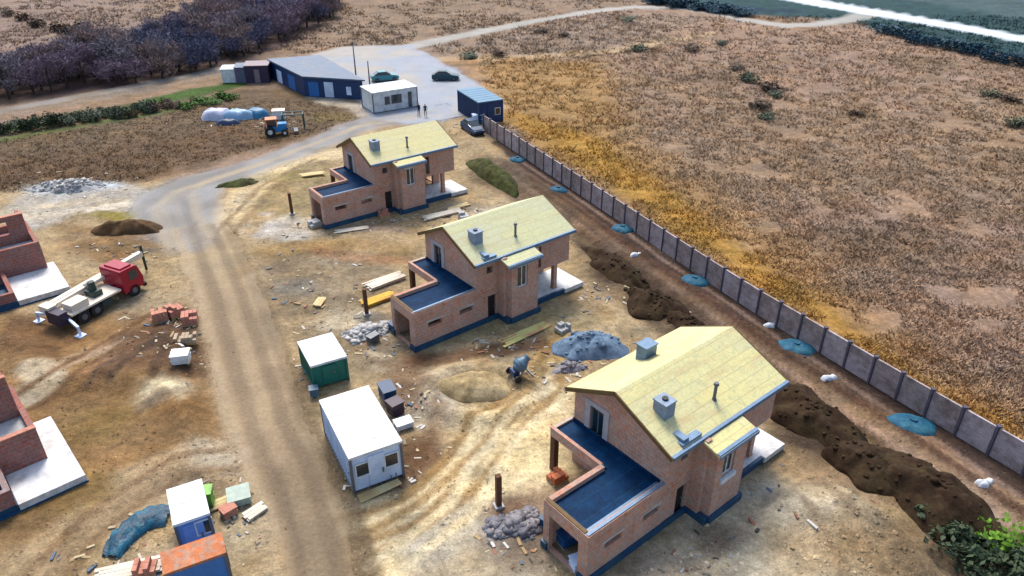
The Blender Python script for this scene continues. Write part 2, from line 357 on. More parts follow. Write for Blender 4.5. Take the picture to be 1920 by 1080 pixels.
# bright sand
po([(620,940),(760,930),(830,860),(860,770),(960,760),(1040,700),(1070,760),(1040,890),(980,960),(900,1010),(760,1100),(540,1100),(560,1020)],(242,220,170),.95,.9)
po([(1040,690),(1160,640),(1040,620),(960,700)],(204,168,104),.8,.8)
po([(560,1030),(700,1010),(720,1100),(560,1100)],(200,158,96),.85,.8)
po([(1330,930),(1450,880),(1560,940),(1640,1100),(1120,1100),(1200,1040)],(228,208,170),.9,1)
po([(830,930),(1010,960),(1040,1100),(760,1100)],(204,188,158),.8,.8)
blob(960,820,3.2,2.4,(216,194,146),.8); blob(1000,850,2,2,(222,202,150),.8); blob(885,735,2.8,2.2,(176,154,112),.9); blob(830,700,2,1.5,(206,186,150),.8)
blob(800,770,2.4,1.6,(190,180,160),.8); blob(820,1000,3,1.6,(192,186,170),.7)
blob(520,425,3.4,2.4,(206,196,180),.9); blob(560,440,2,1.2,(196,186,170),.8); blob(640,600,2.4,1.6,(204,190,160),.8); blob(540,540,2,1.6,(140,132,118),.8)
st([(400,430),(450,370),(510,320),(580,295),(650,285)],2.8,(222,198,152),.95,.7)
st([(470,430),(520,380),(560,340),(600,320)],1.2,(178,152,108),.8,.5)
st([(330,440),(420,400),(500,330)],1.2,(196,176,140),.6,.6)
st([(500,470),(620,455),(760,470)],2.,(176,144,92),.8,.8)
st([(600,470),(680,485),(760,492)],1.2,(176,130,90),.7,.6)
# left pale ground by the junction
po([(30,372),(120,340),(230,338),(330,385),(300,420),(180,390),(60,430),(0,400)],(192,184,170),.95,1)
blob(130,352,4.2,2.2,(214,222,224),.8); blob(190,345,2.2,1,(204,214,218),.7)
st([(0,400),(80,385),(180,376),(260,384),(300,402)],1.6,(196,180,150),.6,.6)
st([(170,398),(235,382),(285,392),(306,418)],1.1,(226,214,194),.95,.4)
blob(235,403,3.4,1.1,(142,130,54),.95); blob(235,430,3.0,1.1,(88,66,66),.95); blob(310,445,2.6,1,(132,124,120),.8)  # olive mound top, with its shaded lower side painted dark
blob(320,400,2.4,3,(150,148,148),.6)
blob(290,560,4,3,(176,156,122),.75); blob(300,500,3.2,2.4,(190,170,130),.7)
blob(340,610,3,1.8,(104,74,56),.8); blob(350,650,2,1.6,(96,72,56),.7); blob(370,690,2,1.6,(112,84,58),.7)
# tracks, left
st([(280,600),(200,650),(120,690),(40,740),(-60,800)],1.4,(170,148,122),.7,.5)
st([(330,590),(230,665),(170,710)],.7,(164,116,76),.7,.4)
st([(60,700),(100,720),(60,745)],1.6,(214,200,170),.8,.5)
st([(470,840),(360,850),(260,900),(150,980),(60,1080)],2.2,(188,164,126),.7,.6)
st([(440,900),(340,890),(240,940),(140,1010),(90,1100)],1.1,(160,134,102),.6,.5)
blob(430,850,2.2,1.8,(198,186,160),.7); blob(470,960,1.8,2.5,(206,190,156),.7); blob(200,790,3,2.4,(142,116,66),.7); blob(300,740,1.9,1.2,(188,172,138),.8)
blob(120,930,3,1.6,(150,124,72),.7); blob(290,810,2,2,(150,116,74),.7)
# dark wet soil between houses and fence
po([(1080,430),(1180,470),(1330,590),(1340,650),(1260,640),(1130,540),(1075,470)],(78,62,52),.8,.9)
po([(1450,700),(1540,750),(1660,850),(1800,930),(1920,1030),(1920,1080),(1800,1060),(1640,930),(1560,880),(1470,830)],(72,58,48),.85,1.0)
st([(1450,700),(1530,740),(1600,800),(1650,840)],.7,(150,134,80),.7,.5)
st([(1560,880),(1640,900),(1700,890),(1790,930),(1840,990)],.35,(190,166,130),.6,.3)
po([(880,290),(960,300),(1080,410),(1060,430),(960,370),(880,340)],(104,88,72),.7,.8)
# left: darker earth between pale tracks
po([(250,590),(330,575),(380,600),(395,700),(330,720),(250,700),(180,720),(210,640)],(104,78,58),.75,.7)
po([(0,590),(110,600),(170,630),(90,690),(0,670)],(110,80,54),.7,.7)
st([(180,650),(230,620),(290,590),(330,575)],.9,(180,140,96),.7,.4); st([(100,700),(180,670),(240,640)],.7,(176,150,122),.7,.4)
st([(210,720),(250,690),(300,650)],.5,(90,70,58),.7,.3); st([(160,730),(200,700),(240,680)],.4,(96,76,64),.7,.3); st([(290,720),(310,680),(320,640)],.5,(86,66,52),.7,.3)
blob(310,745,1.7,1.1,(206,190,156),.8); blob(290,760,1,.8,(110,96,80),.8); st([(270,740),(300,728),(335,740),(345,765)],.4,(222,208,170),.9,.25)
st([(360,560),(395,640),(420,740),(440,830)],.6,(190,170,138),.6,.4); st([(470,520),(500,600),(520,680),(545,760),(590,860),(630,940)],.7,(206,188,152),.75,.5)
st([(60,860),(160,900),(200,930)],1.0,(150,120,60),.6,.6); st([(0,960),(90,940),(170,920)],1.4,(140,108,62),.7,.6)
blob(560,540,1.6,1.2,(120,112,98),.7); blob(520,500,1.4,1.2,(112,100,86),.6); blob(700,600,1.6,1,(124,120,116),.7); blob(735,650,2,1,(128,118,104),.7)
blob(500,590,1.2,1.4,(132,124,110),.6); blob(760,600,1.2,.8,(84,84,84),.7); blob(850,580,.8,.5,(150,130,110),.5)
st([(700,690),(760,700),(800,740),(830,800),(820,850),(780,900),(700,920)],.5,(216,196,158),.75,.3)
st([(690,660),(750,680),(800,700)],.5,(196,180,150),.7,.3); st([(820,760),(810,830),(770,890)],1.0,(126,98,74),.6,.6)
blob(950,950,1.3,1.,(110,92,78),.7); blob(1000,1000,1.4,1,(96,84,76),.7); blob(920,1010,1.2,1,(170,160,146),.7); blob(870,1030,1.3,.8,(214,202,176),.7)
blob(1180,1060,2,.9,(134,112,90),.7); blob(1330,1010,1.6,1,(150,128,104),.7); blob(1480,980,2.2,1.2,(226,210,176),.7); blob(1410,920,1.4,.8,(216,204,180),.7); blob(1260,1060,1.6,.8,(206,186,156),.7)
st([(1490,860),(1560,940),(1640,1040)],.8,(206,184,146),.6,.5); st([(1520,900),(1600,1000),(1650,1090)],.4,(120,98,76),.6,.3); st([(1500,960),(1560,1040),(1590,1100)],.35,(130,104,80),.6,.3)
blob(620,470,1.6,.8,(120,96,70),.6); blob(700,460,1.8,.7,(182,150,110),.6); blob(560,390,1.2,.8,(120,106,90),.6); blob(500,400,1,.7,(186,178,168),.7)
blob(215,480,1.8,1.4,(150,108,62),.6); blob(160,440,1.6,1.,(160,140,110),.6); blob(280,470,1.2,.7,(110,108,100),.7)
st([(975,300),(1165,428),(1402,596),(1660,765),(1910,930)],.35,(150,124,108),.8,.2)
st([(1000,350),(1190,490),(1440,675),(1690,850),(1880,1000)],.5,(92,72,54),.8,.25)
# around container & house bottoms
blob(780,860,2.4,2.2,(112,82,58),.9); blob(760,720,1.6,3,(128,98,74),.8); blob(690,900,2.6,1.,(110,92,70),.7); blob(770,680,2.4,1.2,(132,104,80),.6)  # dark blobs at the container's right and front paint in its shadow
blob(600,880,1.4,1.5,(128,112,72),.7); blob(590,780,1.2,2.2,(150,130,90),.6); blob(570,720,1.2,2,(124,100,70),.6)
st([(790,680),(900,660),(1010,640)],1.5,(122,88,62),.8,.6); st([(820,640),(940,610),(1040,585)],1.2,(176,160,110),.6,.5)
blob(1060,600,2.4,1.4,(186,166,120),.7); blob(1130,560,3,2,(156,132,98),.7); blob(900,395,3,1.4,(196,180,156),.8); blob(700,432,3.2,1.0,(150,126,112),.7)
blob(1000,940,2,1.4,(146,118,94),.8); blob(990,1020,2,1.6,(120,104,88),.8); blob(935,960,1.3,1,(130,100,78),.8)
blob(640,400,1.5,2,(180,164,140),.6); blob(545,330,3,1.3,(150,138,70),.7); blob(445,340,2.6,1.3,(122,118,58),.9); blob(620,222,3.6,2.2,(122,106,60),.7)
blob(640,195,6,1.8,(206,194,172),.85,rot=-.55); blob(690,210,2.6,2,(200,190,176),.7)
blob(380,770,3.,2.,(140,104,60),.6); blob(860,560,1.5,1,(140,110,80),.5); blob(930,250,2.4,2.2,(132,122,112),.7)
blob(1600,900,3.4,2,(150,122,90),.7); blob(1480,860,2.2,1.2,(150,124,92),.7); blob(1700,1040,3,2,(122,100,74),.8); blob(1560,1040,3,2,(172,146,108),.7)
blob(1420,165,4,2,(128,104,92),.6); blob(1440,180,2,1,(100,84,84),.6); blob(1420,225,3,1.5,(128,104,80),.6)
blob(60,40,3.5,3,(112,86,84),.6); blob(130,60,4,2,(100,76,76),.6); blob(40,35,2,2,(84,60,70),.6)
def tracks(pts,c,gap=.95,wd=.5,a=.85):
    q=P(*pts); 
    for sgn in (-1,1):
        o=[]
        for i,(x,y) in enumerate(q):
            x0,y0=q[max(0,i-1)]; x1,y1=q[min(len(q)-1,i+1)]; d=math.hypot(x1-x0,y1-y0); o.append((x-sgn*gap*(y1-y0)/d,y+sgn*gap*(x1-x0)/d))
        OPS.append(('s',o,wd,c,a,.25))
tracks([(640,1000),(760,960),(860,880),(900,800),(1000,730),(1060,650)],(158,126,78)); tracks([(600,1070),(780,970),(880,900),(940,820),(1040,700)],(166,134,84),.8)
tracks([(700,1080),(860,960),(960,800),(1050,730)],(240,222,178),.7)
tracks([(420,440),(500,350),(600,300)],(160,136,100),.8); tracks([(470,850),(330,880),(180,980),(80,1090)],(146,118,86)); tracks([(400,640),(280,600),(180,670),(40,760)],(120,88,58))
def paint(X,Y):
    X=np.asarray(X,float);Y=np.asarray(Y,float)
    w1=(fbm(X,Y,3.2,50,4)-.5)*2.4; w2=(fbm(X,Y,3.2,60,4)-.5)*2.4
    far=ss(70,150,Y)*2+1; XX=X+w1*far; YY=Y+w2*far
    c=np.empty(X.shape+(3,)); c[...]=s2l((160,133,106))
    big=fbm(X,Y,26,11,5); pk=s2l((170,140,120)); br=s2l((134,110,84))
    t=ss(.35,.65,big)[...,None]; c=c*(1-.6*t)+pk*.6*t; t=ss(.52,.72,fbm(X,Y,12,21,4))[...,None]; c=c*(1-.55*t)+br*.55*t
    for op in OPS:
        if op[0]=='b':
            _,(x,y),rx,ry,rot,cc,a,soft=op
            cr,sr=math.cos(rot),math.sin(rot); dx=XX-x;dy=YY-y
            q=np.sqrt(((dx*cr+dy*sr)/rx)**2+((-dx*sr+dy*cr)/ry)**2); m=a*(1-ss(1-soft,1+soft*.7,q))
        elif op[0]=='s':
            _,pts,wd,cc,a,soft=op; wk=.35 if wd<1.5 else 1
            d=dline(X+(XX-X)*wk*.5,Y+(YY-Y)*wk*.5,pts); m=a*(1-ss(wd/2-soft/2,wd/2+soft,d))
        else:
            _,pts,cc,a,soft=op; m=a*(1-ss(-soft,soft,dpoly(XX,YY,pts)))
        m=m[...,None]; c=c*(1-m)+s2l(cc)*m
    # grain of tussocks in the field, of clods on the site
    g=fbm(X*1.0,Y*1.6,1.5,140,4); c=c*(1+.6*(g-.5))[...,None]
    g=fbm(X,Y*1.3,4.5,170,4); c=c*(1+.5*(g-.5))[...,None]
    hx=fbm(X,Y,2.3,180,4)-.5; c=c*(1+np.stack([hx*.22,hx*.02,-hx*.35],-1))
    g=fbm(X,Y,.7,150,3); c=c*(1+.35*(g-.5)*(1-ss(60,120,Y)))[...,None]
    # roads
    for (ctr,ws),cc,cc2,soft in ((grey_road,(156,156,156),(138,136,134),1.3),(far_road,(184,180,172),(170,168,160),.35),(lane,(158,150,142),(140,128,112),.4),(dirt,(182,156,120),(158,134,102),1.6)):
        d=dline(XX*.35+X*.65,YY*.35+Y*.65,ctr,ws); m=(1-ss(-soft,soft*.8,d))
        k=ss(.4,.6,fbm(X,Y,4,90,4)); q=s2l(cc)*(1-k[...,None])+s2l(cc2)*k[...,None]
        m=m*.94
        if ctr is dirt[0]: m=m*(1-ss(50.5,58,YY+.4*(XX+24)))
        m=m[...,None]; c=c*(1-m)+q*m
    d=dline(X,Y,main_road[0],main_road[1]); m=(1-ss(-.4,.4,d))[...,None]; c=c*(1-m)+s2l((228,238,246))*m  # near-white blue tone, haze tint painted onto the far road
    d=dpoly(XX*.3+X*.7,YY*.3+Y*.7,yard); m=(1-ss(-.5,.6,d)); k=ss(.4,.62,fbm(X,Y,6,93,5))
    q=s2l((168,176,188))*(1-k[...,None])+s2l((186,180,172))*k[...,None]; m=m[...,None]; c=c*(1-m)+q*m
    # worn wheel lines on the haul road, darker towards its lower end
    for off,cc,a,wd in ((-.9,(126,108,86),.6,.45),(.9,(124,106,84),.6,.45),(-2.1,(186,164,130),.6,.4),(2.2,(112,94,72),.5,.7),(0,(180,158,124),.45,.5),(.9,(112,96,76),.6,3.4)):
        q=[(x+off,y+off*.3) for x,y in dirt[0]]
        
        m=a*(1-ss(wd/2,wd/2+.5,dline(XX*.15+X*.85,YY*.15+Y*.85,q)))
        if wd>3: m=m*(1-ss(26,38,YY))
        m=m[...,None]; c=c*(1-m)+s2l(cc)*m
    for off,cc,a in ((-1.6,(184,168,140),.45),(1.0,(126,118,108),.4),(2.0,(186,170,142),.5),(-.2,(174,160,138),.3),(-2.6,(196,178,146),.5)):
        q=[(x+off*.5,y+off*.8) for x,y in grey_road[0]]; m=a*fbm(X,Y,5,220,3)*1.6*(1-ss(.2,.7,dline(XX*.3+X*.7,YY*.3+Y*.7,q))); m=np.clip(m,0,1)[...,None]; c=c*(1-m)+s2l(cc)*m
    g=c.mean(-1,keepdims=True); c=g+(c-g)*.93
    return c*K
def groundmat():
    m,t,b=new_mat('ground_earth'); gp=geopos(t)
    at_=N(t,'ShaderNodeAttribute',attribute_name='Col')
    s=at_.outputs['Color']
    s=tint(t,s,.45,.20,9,gp); s=tint(t,s,2.2,.36,6,gp); s=tint(t,s,8,.26,3,gp)
    # scattered dark clumps and pale straw
    n=N(t,'ShaderNodeTexNoise'); n.inputs['Scale'].default_value=1.7; n.inputs['Detail'].default_value=9; n.inputs['Roughness'].default_value=.8; t.links.new(gp,n.inputs['Vector'])
    r=N(t,'ShaderNodeMapRange'); r.inputs[1].default_value=.56; r.inputs[2].default_value=.68; r.inputs[4].default_value=.36; t.links.new(n.outputs[0],r.inputs[0])
    dk=N(t,'ShaderNodeVectorMath',operation='SCALE'); t.links.new(s,dk.inputs[0]); dk.inputs['Scale'].default_value=.42
    s=blend(t,s,dk.outputs[0],r.outputs[0])
    t.links.new(s,b.inputs['Base Color']); b.inputs['Roughness'].default_value=.95; b.inputs['Specular IOR Level'].default_value=.12
    n=N(t,'ShaderNodeTexNoise'); n.inputs['Scale'].default_value=2.2; n.inputs['Detail'].default_value=9; n.inputs['Roughness'].default_value=.7; t.links.new(gp,n.inputs['Vector'])
    u=N(t,'ShaderNodeBump'); u.inputs['Strength'].default_value=.9; u.inputs['Distance'].default_value=.22; t.links.new(n.outputs[0],u.inputs['Height']); t.links.new(u.outputs[0],b.inputs['Normal'])
    return m
M_ground=groundmat()
def roadmat(name,amt,bd):
    m,t,b=new_mat(name); gp=geopos(t); s=N(t,'ShaderNodeAttribute',attribute_name='Col').outputs['Color']
    s=tint(t,s,.35,amt*.6,8,gp); s=tint(t,s,5,amt,5,gp)
    t.links.new(s,b.inputs['Base Color']); b.inputs['Roughness'].default_value=.85; b.inputs['Specular IOR Level'].default_value=.2
    bump(t,b,3,.6,bd,gp); return m
M_dirt=roadmat('packed_earth',.2,.12); M_gravelroad=roadmat('grey_road_surface',.14,.03); M_mainroad=roadmat('pale_road_surface',.05,.01)
def setcol(me,c):
    a=me.attributes.new('Col','FLOAT_COLOR','POINT'); q=np.ones((len(c),4),np.float32); q[:,:3]=c; a.data.foreach_set('color',q.ravel())
def fastmesh(name,V,Fq,mat,c=None,smooth=True):
    me=bpy.data.meshes.new(name); n=len(Fq); k=Fq.shape[1]
    me.vertices.add(len(V)); me.vertices.foreach_set('co',V.astype(np.float32).ravel())
    me.loops.add(n*k); me.loops.foreach_set('vertex_index',Fq.astype(np.int32).ravel())
    me.polygons.add(n); me.polygons.foreach_set('loop_start',np.arange(0,n*k,k,dtype=np.int32))
    me.update(calc_edges=True); me.validate()
    me.polygons.foreach_set('use_smooth',np.full(n,smooth))
    me.materials.append(mat)
    if c is not None: setcol(me,c)
    o=bpy.data.objects.new(name,me); col.objects.link(o); return o
def axis(lo,a,b,hi,st_,g):
    m=list(np.arange(a,b,st_)); l=[a];s=st_
    while l[-1]>lo: s=min(s*g,300); l.append(l[-1]-s)
    r=[b];s=st_
    while r[-1]<hi: s=min(s*g,300); r.append(r[-1]+s)
    return np.array(sorted(set(l[1:]))+m+r)
xs=axis(-2500,-46,42,2500,.27,1.035); ys=axis(-600,20,96,3500,.27,1.02)
GX,GY=np.meshgrid(xs,ys); ny,nx=GX.shape
GZ=height(GX,GY)
idx=np.arange(nx*ny).reshape(ny,nx); Fq=np.stack([idx[:-1,:-1],idx[:-1,1:],idx[1:,1:],idx[1:,:-1]],-1).reshape(-1,4)
OK_=1
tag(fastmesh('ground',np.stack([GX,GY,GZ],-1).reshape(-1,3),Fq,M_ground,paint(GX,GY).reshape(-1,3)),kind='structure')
def resample(pts,ws,step):
    o=[];
    for i in range(len(pts)-1):
        (x0,y0),(x1,y1)=pts[i],pts[i+1]; n=max(1,int(math.hypot(x1-x0,y1-y0)/step))
        for k in range(n): t=k/n; o.append((x0+(x1-x0)*t,y0+(y1-y0)*t,ws[i]*(1-t)+ws[i+1]*t))
    o.append((*pts[-1],ws[-1])); return np.array(o)
def smooth_line(q,n=12):
    q=q.copy()
    for _ in range(n): q[1:-1]=(q[:-2]+2*q[1:-1]+q[2:])/4
    return q
def road(name,cw,mat,zoff,step,nc,ruts=0,rag=.2):
    q=smooth_line(resample(cw[0],cw[1],step),30 if step<1 else 6)
    d=np.gradient(q[:,:2],axis=0); d/=np.linalg.norm(d,axis=1)[:,None]+1e-9; nrm=np.stack([-d[:,1],d[:,0]],1)
    ts=np.linspace(-.5,.5,nc); V=[]
    e1=(fbm(q[:,0],q[:,1],2,5,3)-.5)*2*rag; e2=(fbm(q[:,0],q[:,1],2,8,3)-.5)*2*rag
    for j,t in enumerate(ts):
        e=e1*(t<0)*abs(t)*2+e2*(t>0)*abs(t)*2
        w_=q[:,2]*t+e; x=q[:,0]+nrm[:,0]*w_; y=q[:,1]+nrm[:,1]*w_
        z=np.full(x.shape,zoff)
        if ruts: z=z+ruts*(.5+.5*np.cos(w_*3.3))*fbm(x,y,3,17,3)*(abs(t)<.45)
        if j in(0,nc-1): z=z-.03-ruts*.2
        V.append(np.stack([x,y,z],1))
    V=np.stack(V,1); n,m_,_=V.shape; V=V.reshape(-1,3); ii=np.arange(n*m_).reshape(n,m_)
    Fq=np.stack([ii[:-1,:-1],ii[1:,:-1],ii[1:,1:],ii[:-1,1:]],-1).reshape(-1,4)[:, ::-1]
    return tag(fastmesh(name,V,Fq,mat,paint(V[:,0],V[:,1])),kind='structure')
road('dirt_road',dirt,M_dirt,.022,.35,25,.09,.5)
road('grey_road',grey_road,M_gravelroad,.030,.4,21,.03,.9)
road('far_road',far_road,M_gravelroad,.022,1.5,5,0,.3)
road('lane',lane,M_gravelroad,.018,1.2,5,.0,.2)
road('main_road',main_road,M_mainroad,.026,4,5,0,0)
def polysheet(name,poly,mat,z,step):
    xs_=np.arange(min(p[0] for p in poly),max(p[0] for p in poly),step); ys_=np.arange(min(p[1] for p in poly),max(p[1] for p in poly),step)
    bm=bmesh.new(); vs=[bm.verts.new((x,y,z)) for x,y in poly]; bm.faces.new(vs)
    for x in xs_[1:]: bmesh.ops.bisect_plane(bm,geom=bm.verts[:]+bm.edges[:]+bm.faces[:],plane_co=(x,0,0),plane_no=(1,0,0))
    for y in ys_[1:]: bmesh.ops.bisect_plane(bm,geom=bm.verts[:]+bm.edges[:]+bm.faces[:],plane_co=(0,y,0),plane_no=(0,1,0))
    bmesh.ops.recalc_face_normals(bm,faces=bm.faces)
    me=bpy.data.meshes.new(name); bm.to_mesh(me); bm.free(); me.materials.append(mat)
    if me.polygons[0].normal.z<0: me.flip_normals()
    v=np.array([tuple(q.co) for q in me.vertices]); setcol(me,paint(v[:,0],v[:,1]))
    o=bpy.data.objects.new(name,me); col.objects.link(o); return tag(o,kind='structure')
polysheet('yard',yard,M_gravelroad,.026,1.0)

exec_after=[]
# ------------------------------------------------------------ brick houses
def wallpiece(mb,axis_,a0,a1,c0,c1,z0,z1,ops=()):
    """wall along axis 'u' or 'v' from a0..a1, thickness c0..c1, with rectangular openings (s0,s1,z0,z1)"""
    S=sorted({a0,a1,*[o[0] for o in ops],*[o[1] for o in ops]}); Z=sorted({z0,z1,*[o[2] for o in ops],*[o[3] for o in ops]})
    def solid(i,j):
        if i<0 or j<0 or i>=len(S)-1 or j>=len(Z)-1: return False
        s=(S[i]+S[i+1])/2; z=(Z[j]+Z[j+1])/2
        return not any(o[0]<s<o[1] and o[2]<z<o[3] for o in ops)
    def pt(s,c,z): return (s,-c,z) if axis_=='u' else (c,-s,z)
    for i in range(len(S)-1):
        for j in range(len(Z)-1):
            if not solid(i,j): continue
            s0,s1,q0,q1=S[i],S[i+1],Z[j],Z[j+1]
            for c in (c0,c1): mb.add([pt(s0,c,q0),pt(s1,c,q0),pt(s1,c,q1),pt(s0,c,q1)],[(0,1,2,3)])
            if not solid(i-1,j): mb.add([pt(s0,c0,q0),pt(s0,c1,q0),pt(s0,c1,q1),pt(s0,c0,q1)],[(0,1,2,3)])
            if not solid(i+1,j): mb.add([pt(s1,c0,q0),pt(s1,c1,q0),pt(s1,c1,q1),pt(s1,c0,q1)],[(0,1,2,3)])
            if not solid(i,j-1): mb.add([pt(s0,c0,q0),pt(s1,c0,q0),pt(s1,c1,q0),pt(s0,c1,q0)],[(0,1,2,3)])
            if not solid(i,j+1): mb.add([pt(s0,c0,q1),pt(s1,c0,q1),pt(s1,c1,q1),pt(s0,c1,q1)],[(0,1,2,3)])
def ubox(mb,u0,u1,v0,v1,z0,z1): mb.box(u0,u1,-v1,-v0,z0,z1)
M_chim=plain('chimney_render',A(150,166,186,.62),.8,.2,c2=A(128,148,172,.6))
M_surr=plain('pale_plaster',A(190,186,192,.62),.85,.15)
EL,RZ,RV,ER=5.15,6.95,3.5,5.32
def zroof(v): return EL+(RZ-EL)*(v+.05)/(RV+.05) if v<RV else RZ-(RZ-ER)*(v-RV)/(7.45-RV)
def house(k,label,left_chimney):
    x,y,a=HO[k]
    t=empty('brick_house',(x,y,0),a,label,'house','brick shell houses with board roofs')
    w_=MB()
    U0,U1=.35,9.4
    wallpiece(w_,'v',.62,6.7,U0,U0+.3,0,5.0,[(1.55,2.55,2.9,4.75)])                       # front gable
    wallpiece(w_,'v',.62,6.7,U1-.3,U1,2.62,5.0,[(2.6,4.4,3.3,4.6)]); wallpiece(w_,'v',.62,4.0,U1-.3,U1,0,2.6,[(1.2,3.2,.1,2.3)])
    wallpiece(w_,'u',U0,U1,6.7,7.0,2.62,5.18,[(1.3,1.85,4.05,4.6),(6.05,6.5,2.9,4.7)])
    wallpiece(w_,'u',U0,5.9,6.7,7.0,0,2.60,[(1.35,2.1,.15,2.15)])
    wallpiece(w_,'u',U0,U1,.32,.62,0,5.18,[(2,3.2,3.3,4.5),(6,7.6,3.3,4.5)])
    wallpiece(w_,'u',5.9,U1-.3,4.0,4.3,0,2.6,[(6.5,8.4,.45,2.4)])
    wallpiece(w_,'v',4.3,6.7,5.6,5.9,0,2.6)
    # gable triangles
    for u in (U0,U1-.3):
        pv=[(.62,5.001),(6.7,5.001),(6.7,zroof(6.7)-.2),(RV,RZ-.2),(.62,zroof(.62)-.2)]
        n=len(pv); vs=[(u,-v,z) for v,z in pv]+[(u+.3,-v,z) for v,z in pv]
        w_.add(vs,[tuple(range(n)),tuple(range(n,2*n))]+[(i,(i+1)%n,n+(i+1)%n,n+i) for i in range(n)])
    # bay
    wallpiece(w_,'u',2.6,5.12,7.97,8.27,0,4.86,[(3.15,4.1,2.75,4.5)]); wallpiece(w_,'v',7.003,7.97,2.6,2.9,0,4.95); wallpiece(w_,'v',7.003,7.97,4.82,5.12,0,4.95,[(7.2,7.7,2.8,4.4)])
    w_.box(2.25,2.597,-7.75,-7.003,0,5.28)
    # garage
    wallpiece(w_,'u',-5.06,U0-.003,6.72,7.02,0,3.13,[(-3.9,-2.75,1.55,1.95),(-1.2,-.05,1.55,1.95)])
    wallpiece(w_,'v',3.94,6.718,-5.06,-4.78,0,3.13,[(4.35,6.4,.05,2.35)])
    wallpiece(w_,'u',-4.778,-1.17,3.94,4.22,0,3.13,[(-3.6,-2.6,1.0,2.1)])
    wallpiece(w_,'v',.06,3.937,-1.17,-.97,2.45,3.0); wallpiece(w_,'u',-.968,U0-.003,.06,.26,2.45,3.0)
    w_.build('wall',M_brick,t)
    mb=MB(); ubox(mb,-.0,.347,0,0,0,0) if False else None
    ubox(mb,.652,9.09,.625,6.69,2.601,2.615); ubox(mb,-4.777,.345,4.222,6.715,2.60,2.75); ubox(mb,-.967,.345,.262,4.22,2.55,2.70)
    mb.build('floor_slab',M_conc,t)
    # flat roof covering (turned up inside the parapet)
    mb=MB(); ubox(mb,-4.775,.343,4.224,6.713,2.752,2.86); ubox(mb,-.964,.343,.265,4.222,2.752,2.862)
    ubox(mb,.28,.345,.32,6.6,2.865,3.12)
    fr=mb.build('flat_roof',M_memb,t)
    mb=MB(); ubox(mb,-4.76,.27,6.45,6.71,2.862,2.93); mb.bar((-5.0,-6.88,3.16),(.3,-6.88,3.16),.16,.05)
    mb.build('coping_strip',M_flash,fr)
    mb=MB(); mb.bar((-1.09,-.06,3.03),(-1.09,-3.9,3.03),.2,.05); mb.build('parapet_cap',M_brick,t); mb=MB(); mb.bar((-4.92,-3.98,3.16),(-4.92,-6.72,3.16),.2,.05); mb.build('parapet_cap',M_verge if k!=2 else M_brick,t)
    # pillars
    for (u,v,zt,m) in ((-1.0,.25,2.45,M_post),(8.05,6.8,2.62,M_brick),(9.2,4.15,0,None)):
        if m is None: continue
        mb=MB(); ubox(mb,u-.17,u+.17,v-.17,v+.17,0,zt); 
        if m is M_brick: ubox(mb,u-.2,u+.2,v-.2,v+.2,.45,.6)
        mb.build('pillar',m,t)
    # plinth
    mb=MB()
    for u0,u1,v0,v1,z in ((-5.12,2.25,7.0,7.14,.42),(2.2,2.5,7.1,8.3,.42),(2.5,5.2,8.2,8.42,.42),(5.2,5.35,7.3,8.4,.42),(5.2,8.6,7.32,7.5,.45),(-5.2,-5.05,6.5,7.1,.42),(-5.2,-5.05,3.9,4.3,.42)): ubox(mb,u0,u1,v0,v1,-.3,z)
    mb.build('plinth',M_plinth,t)
    mb=MB(); ubox(mb,5.36,8.6,4.305,7.31,.1,.46); ubox(mb,8.603,10.55,4.305,7.62,.1,.46); mb.build('terrace',M_slab,t)
    # roof
    mb=MB(); th=.16; ue0,ue1=-.02,9.6
    for v0,z0,v1,z1 in ((-.05,EL,RV,RZ),(RV,RZ,7.45,ER)):
        vs=[(u,-v,z-dz) for dz in (0,th) for (v,z) in ((v0,z0),(v1,z1)) for u in (ue0,ue1)]
        mb.add(vs,[(0,1,3,2),(4,6,7,5),(0,4,5,1),(2,3,7,6),(0,2,6,4),(1,5,7,3)])
    rf=mb.build('roof',[M_osb,M_osb2,M_osb3][k],t)
    mb=MB()
    for v0,z0,v1,z1 in ((-.05,EL,RV,RZ),(RV,RZ,7.45,ER)):
        for u in (ue0-.05,ue1+.01): 
            mb=MB(); mb.bar((u,-v0,z0-.1),(u,-v1,z1-.1),.07,.24); mb.build('verge_board',M_verge,rf)  # brown verge board, its dark tone also drawing the gable's shadow line
    mb=MB(); vs=[]; 
    mb.bar((ue0,-7.40,ER+.035),(ue1,-7.40,ER+.035),.24,.03); mb.bar((ue0,-7.50,ER-.07),(ue1,-7.50,ER-.07),.05,.2)
    mb.build('eave_flashing',M_flash,rf)
    # bay roof
    mb=MB(); vs=[(u,-v,z-dz) for dz in (0,.13) for (v,z) in ((7.56,5.24),(8.62,4.98)) for u in (2.15,5.3)]
    mb.add(vs,[(0,1,3,2),(4,6,7,5),(0,4,5,1),(2,3,7,6),(0,2,6,4),(1,5,7,3)]); br_=mb.build('bay_roof',[M_osb,M_osb2,M_osb3][k],t)
    mb=MB(); mb.bar((2.15,-8.64,4.9),(5.3,-8.64,4.9),.06,.2); mb.bar((2.15,-8.5,5.045),(5.3,-8.5,5.045),.2,.02); mb.build('eave_flashing',M_flash,br_)
    # chimneys and vent
    mb=MB(); ubox(mb,1.1,1.85,5.05,5.85,5.0,6.85); mb.box(1.06,1.89,-5.89,-5.01,6.85,6.93); c=mb.build('chimney',M_chim,rf)
    mb=MB(); mb.tube((1.48,-5.45,6.93),(1.48,-5.45,7.03),.16,.16,12); mb.build('flue',M_dark,c)
    if k!=2: mb=MB(); ubox(mb,.85,2.0 if k else 2.3,6.3,7.3,5.42,5.54); ubox(mb,1.0,1.4,6.4,7.2,5.54,5.72); mb.build('roof_kerb',M_flash,rf)
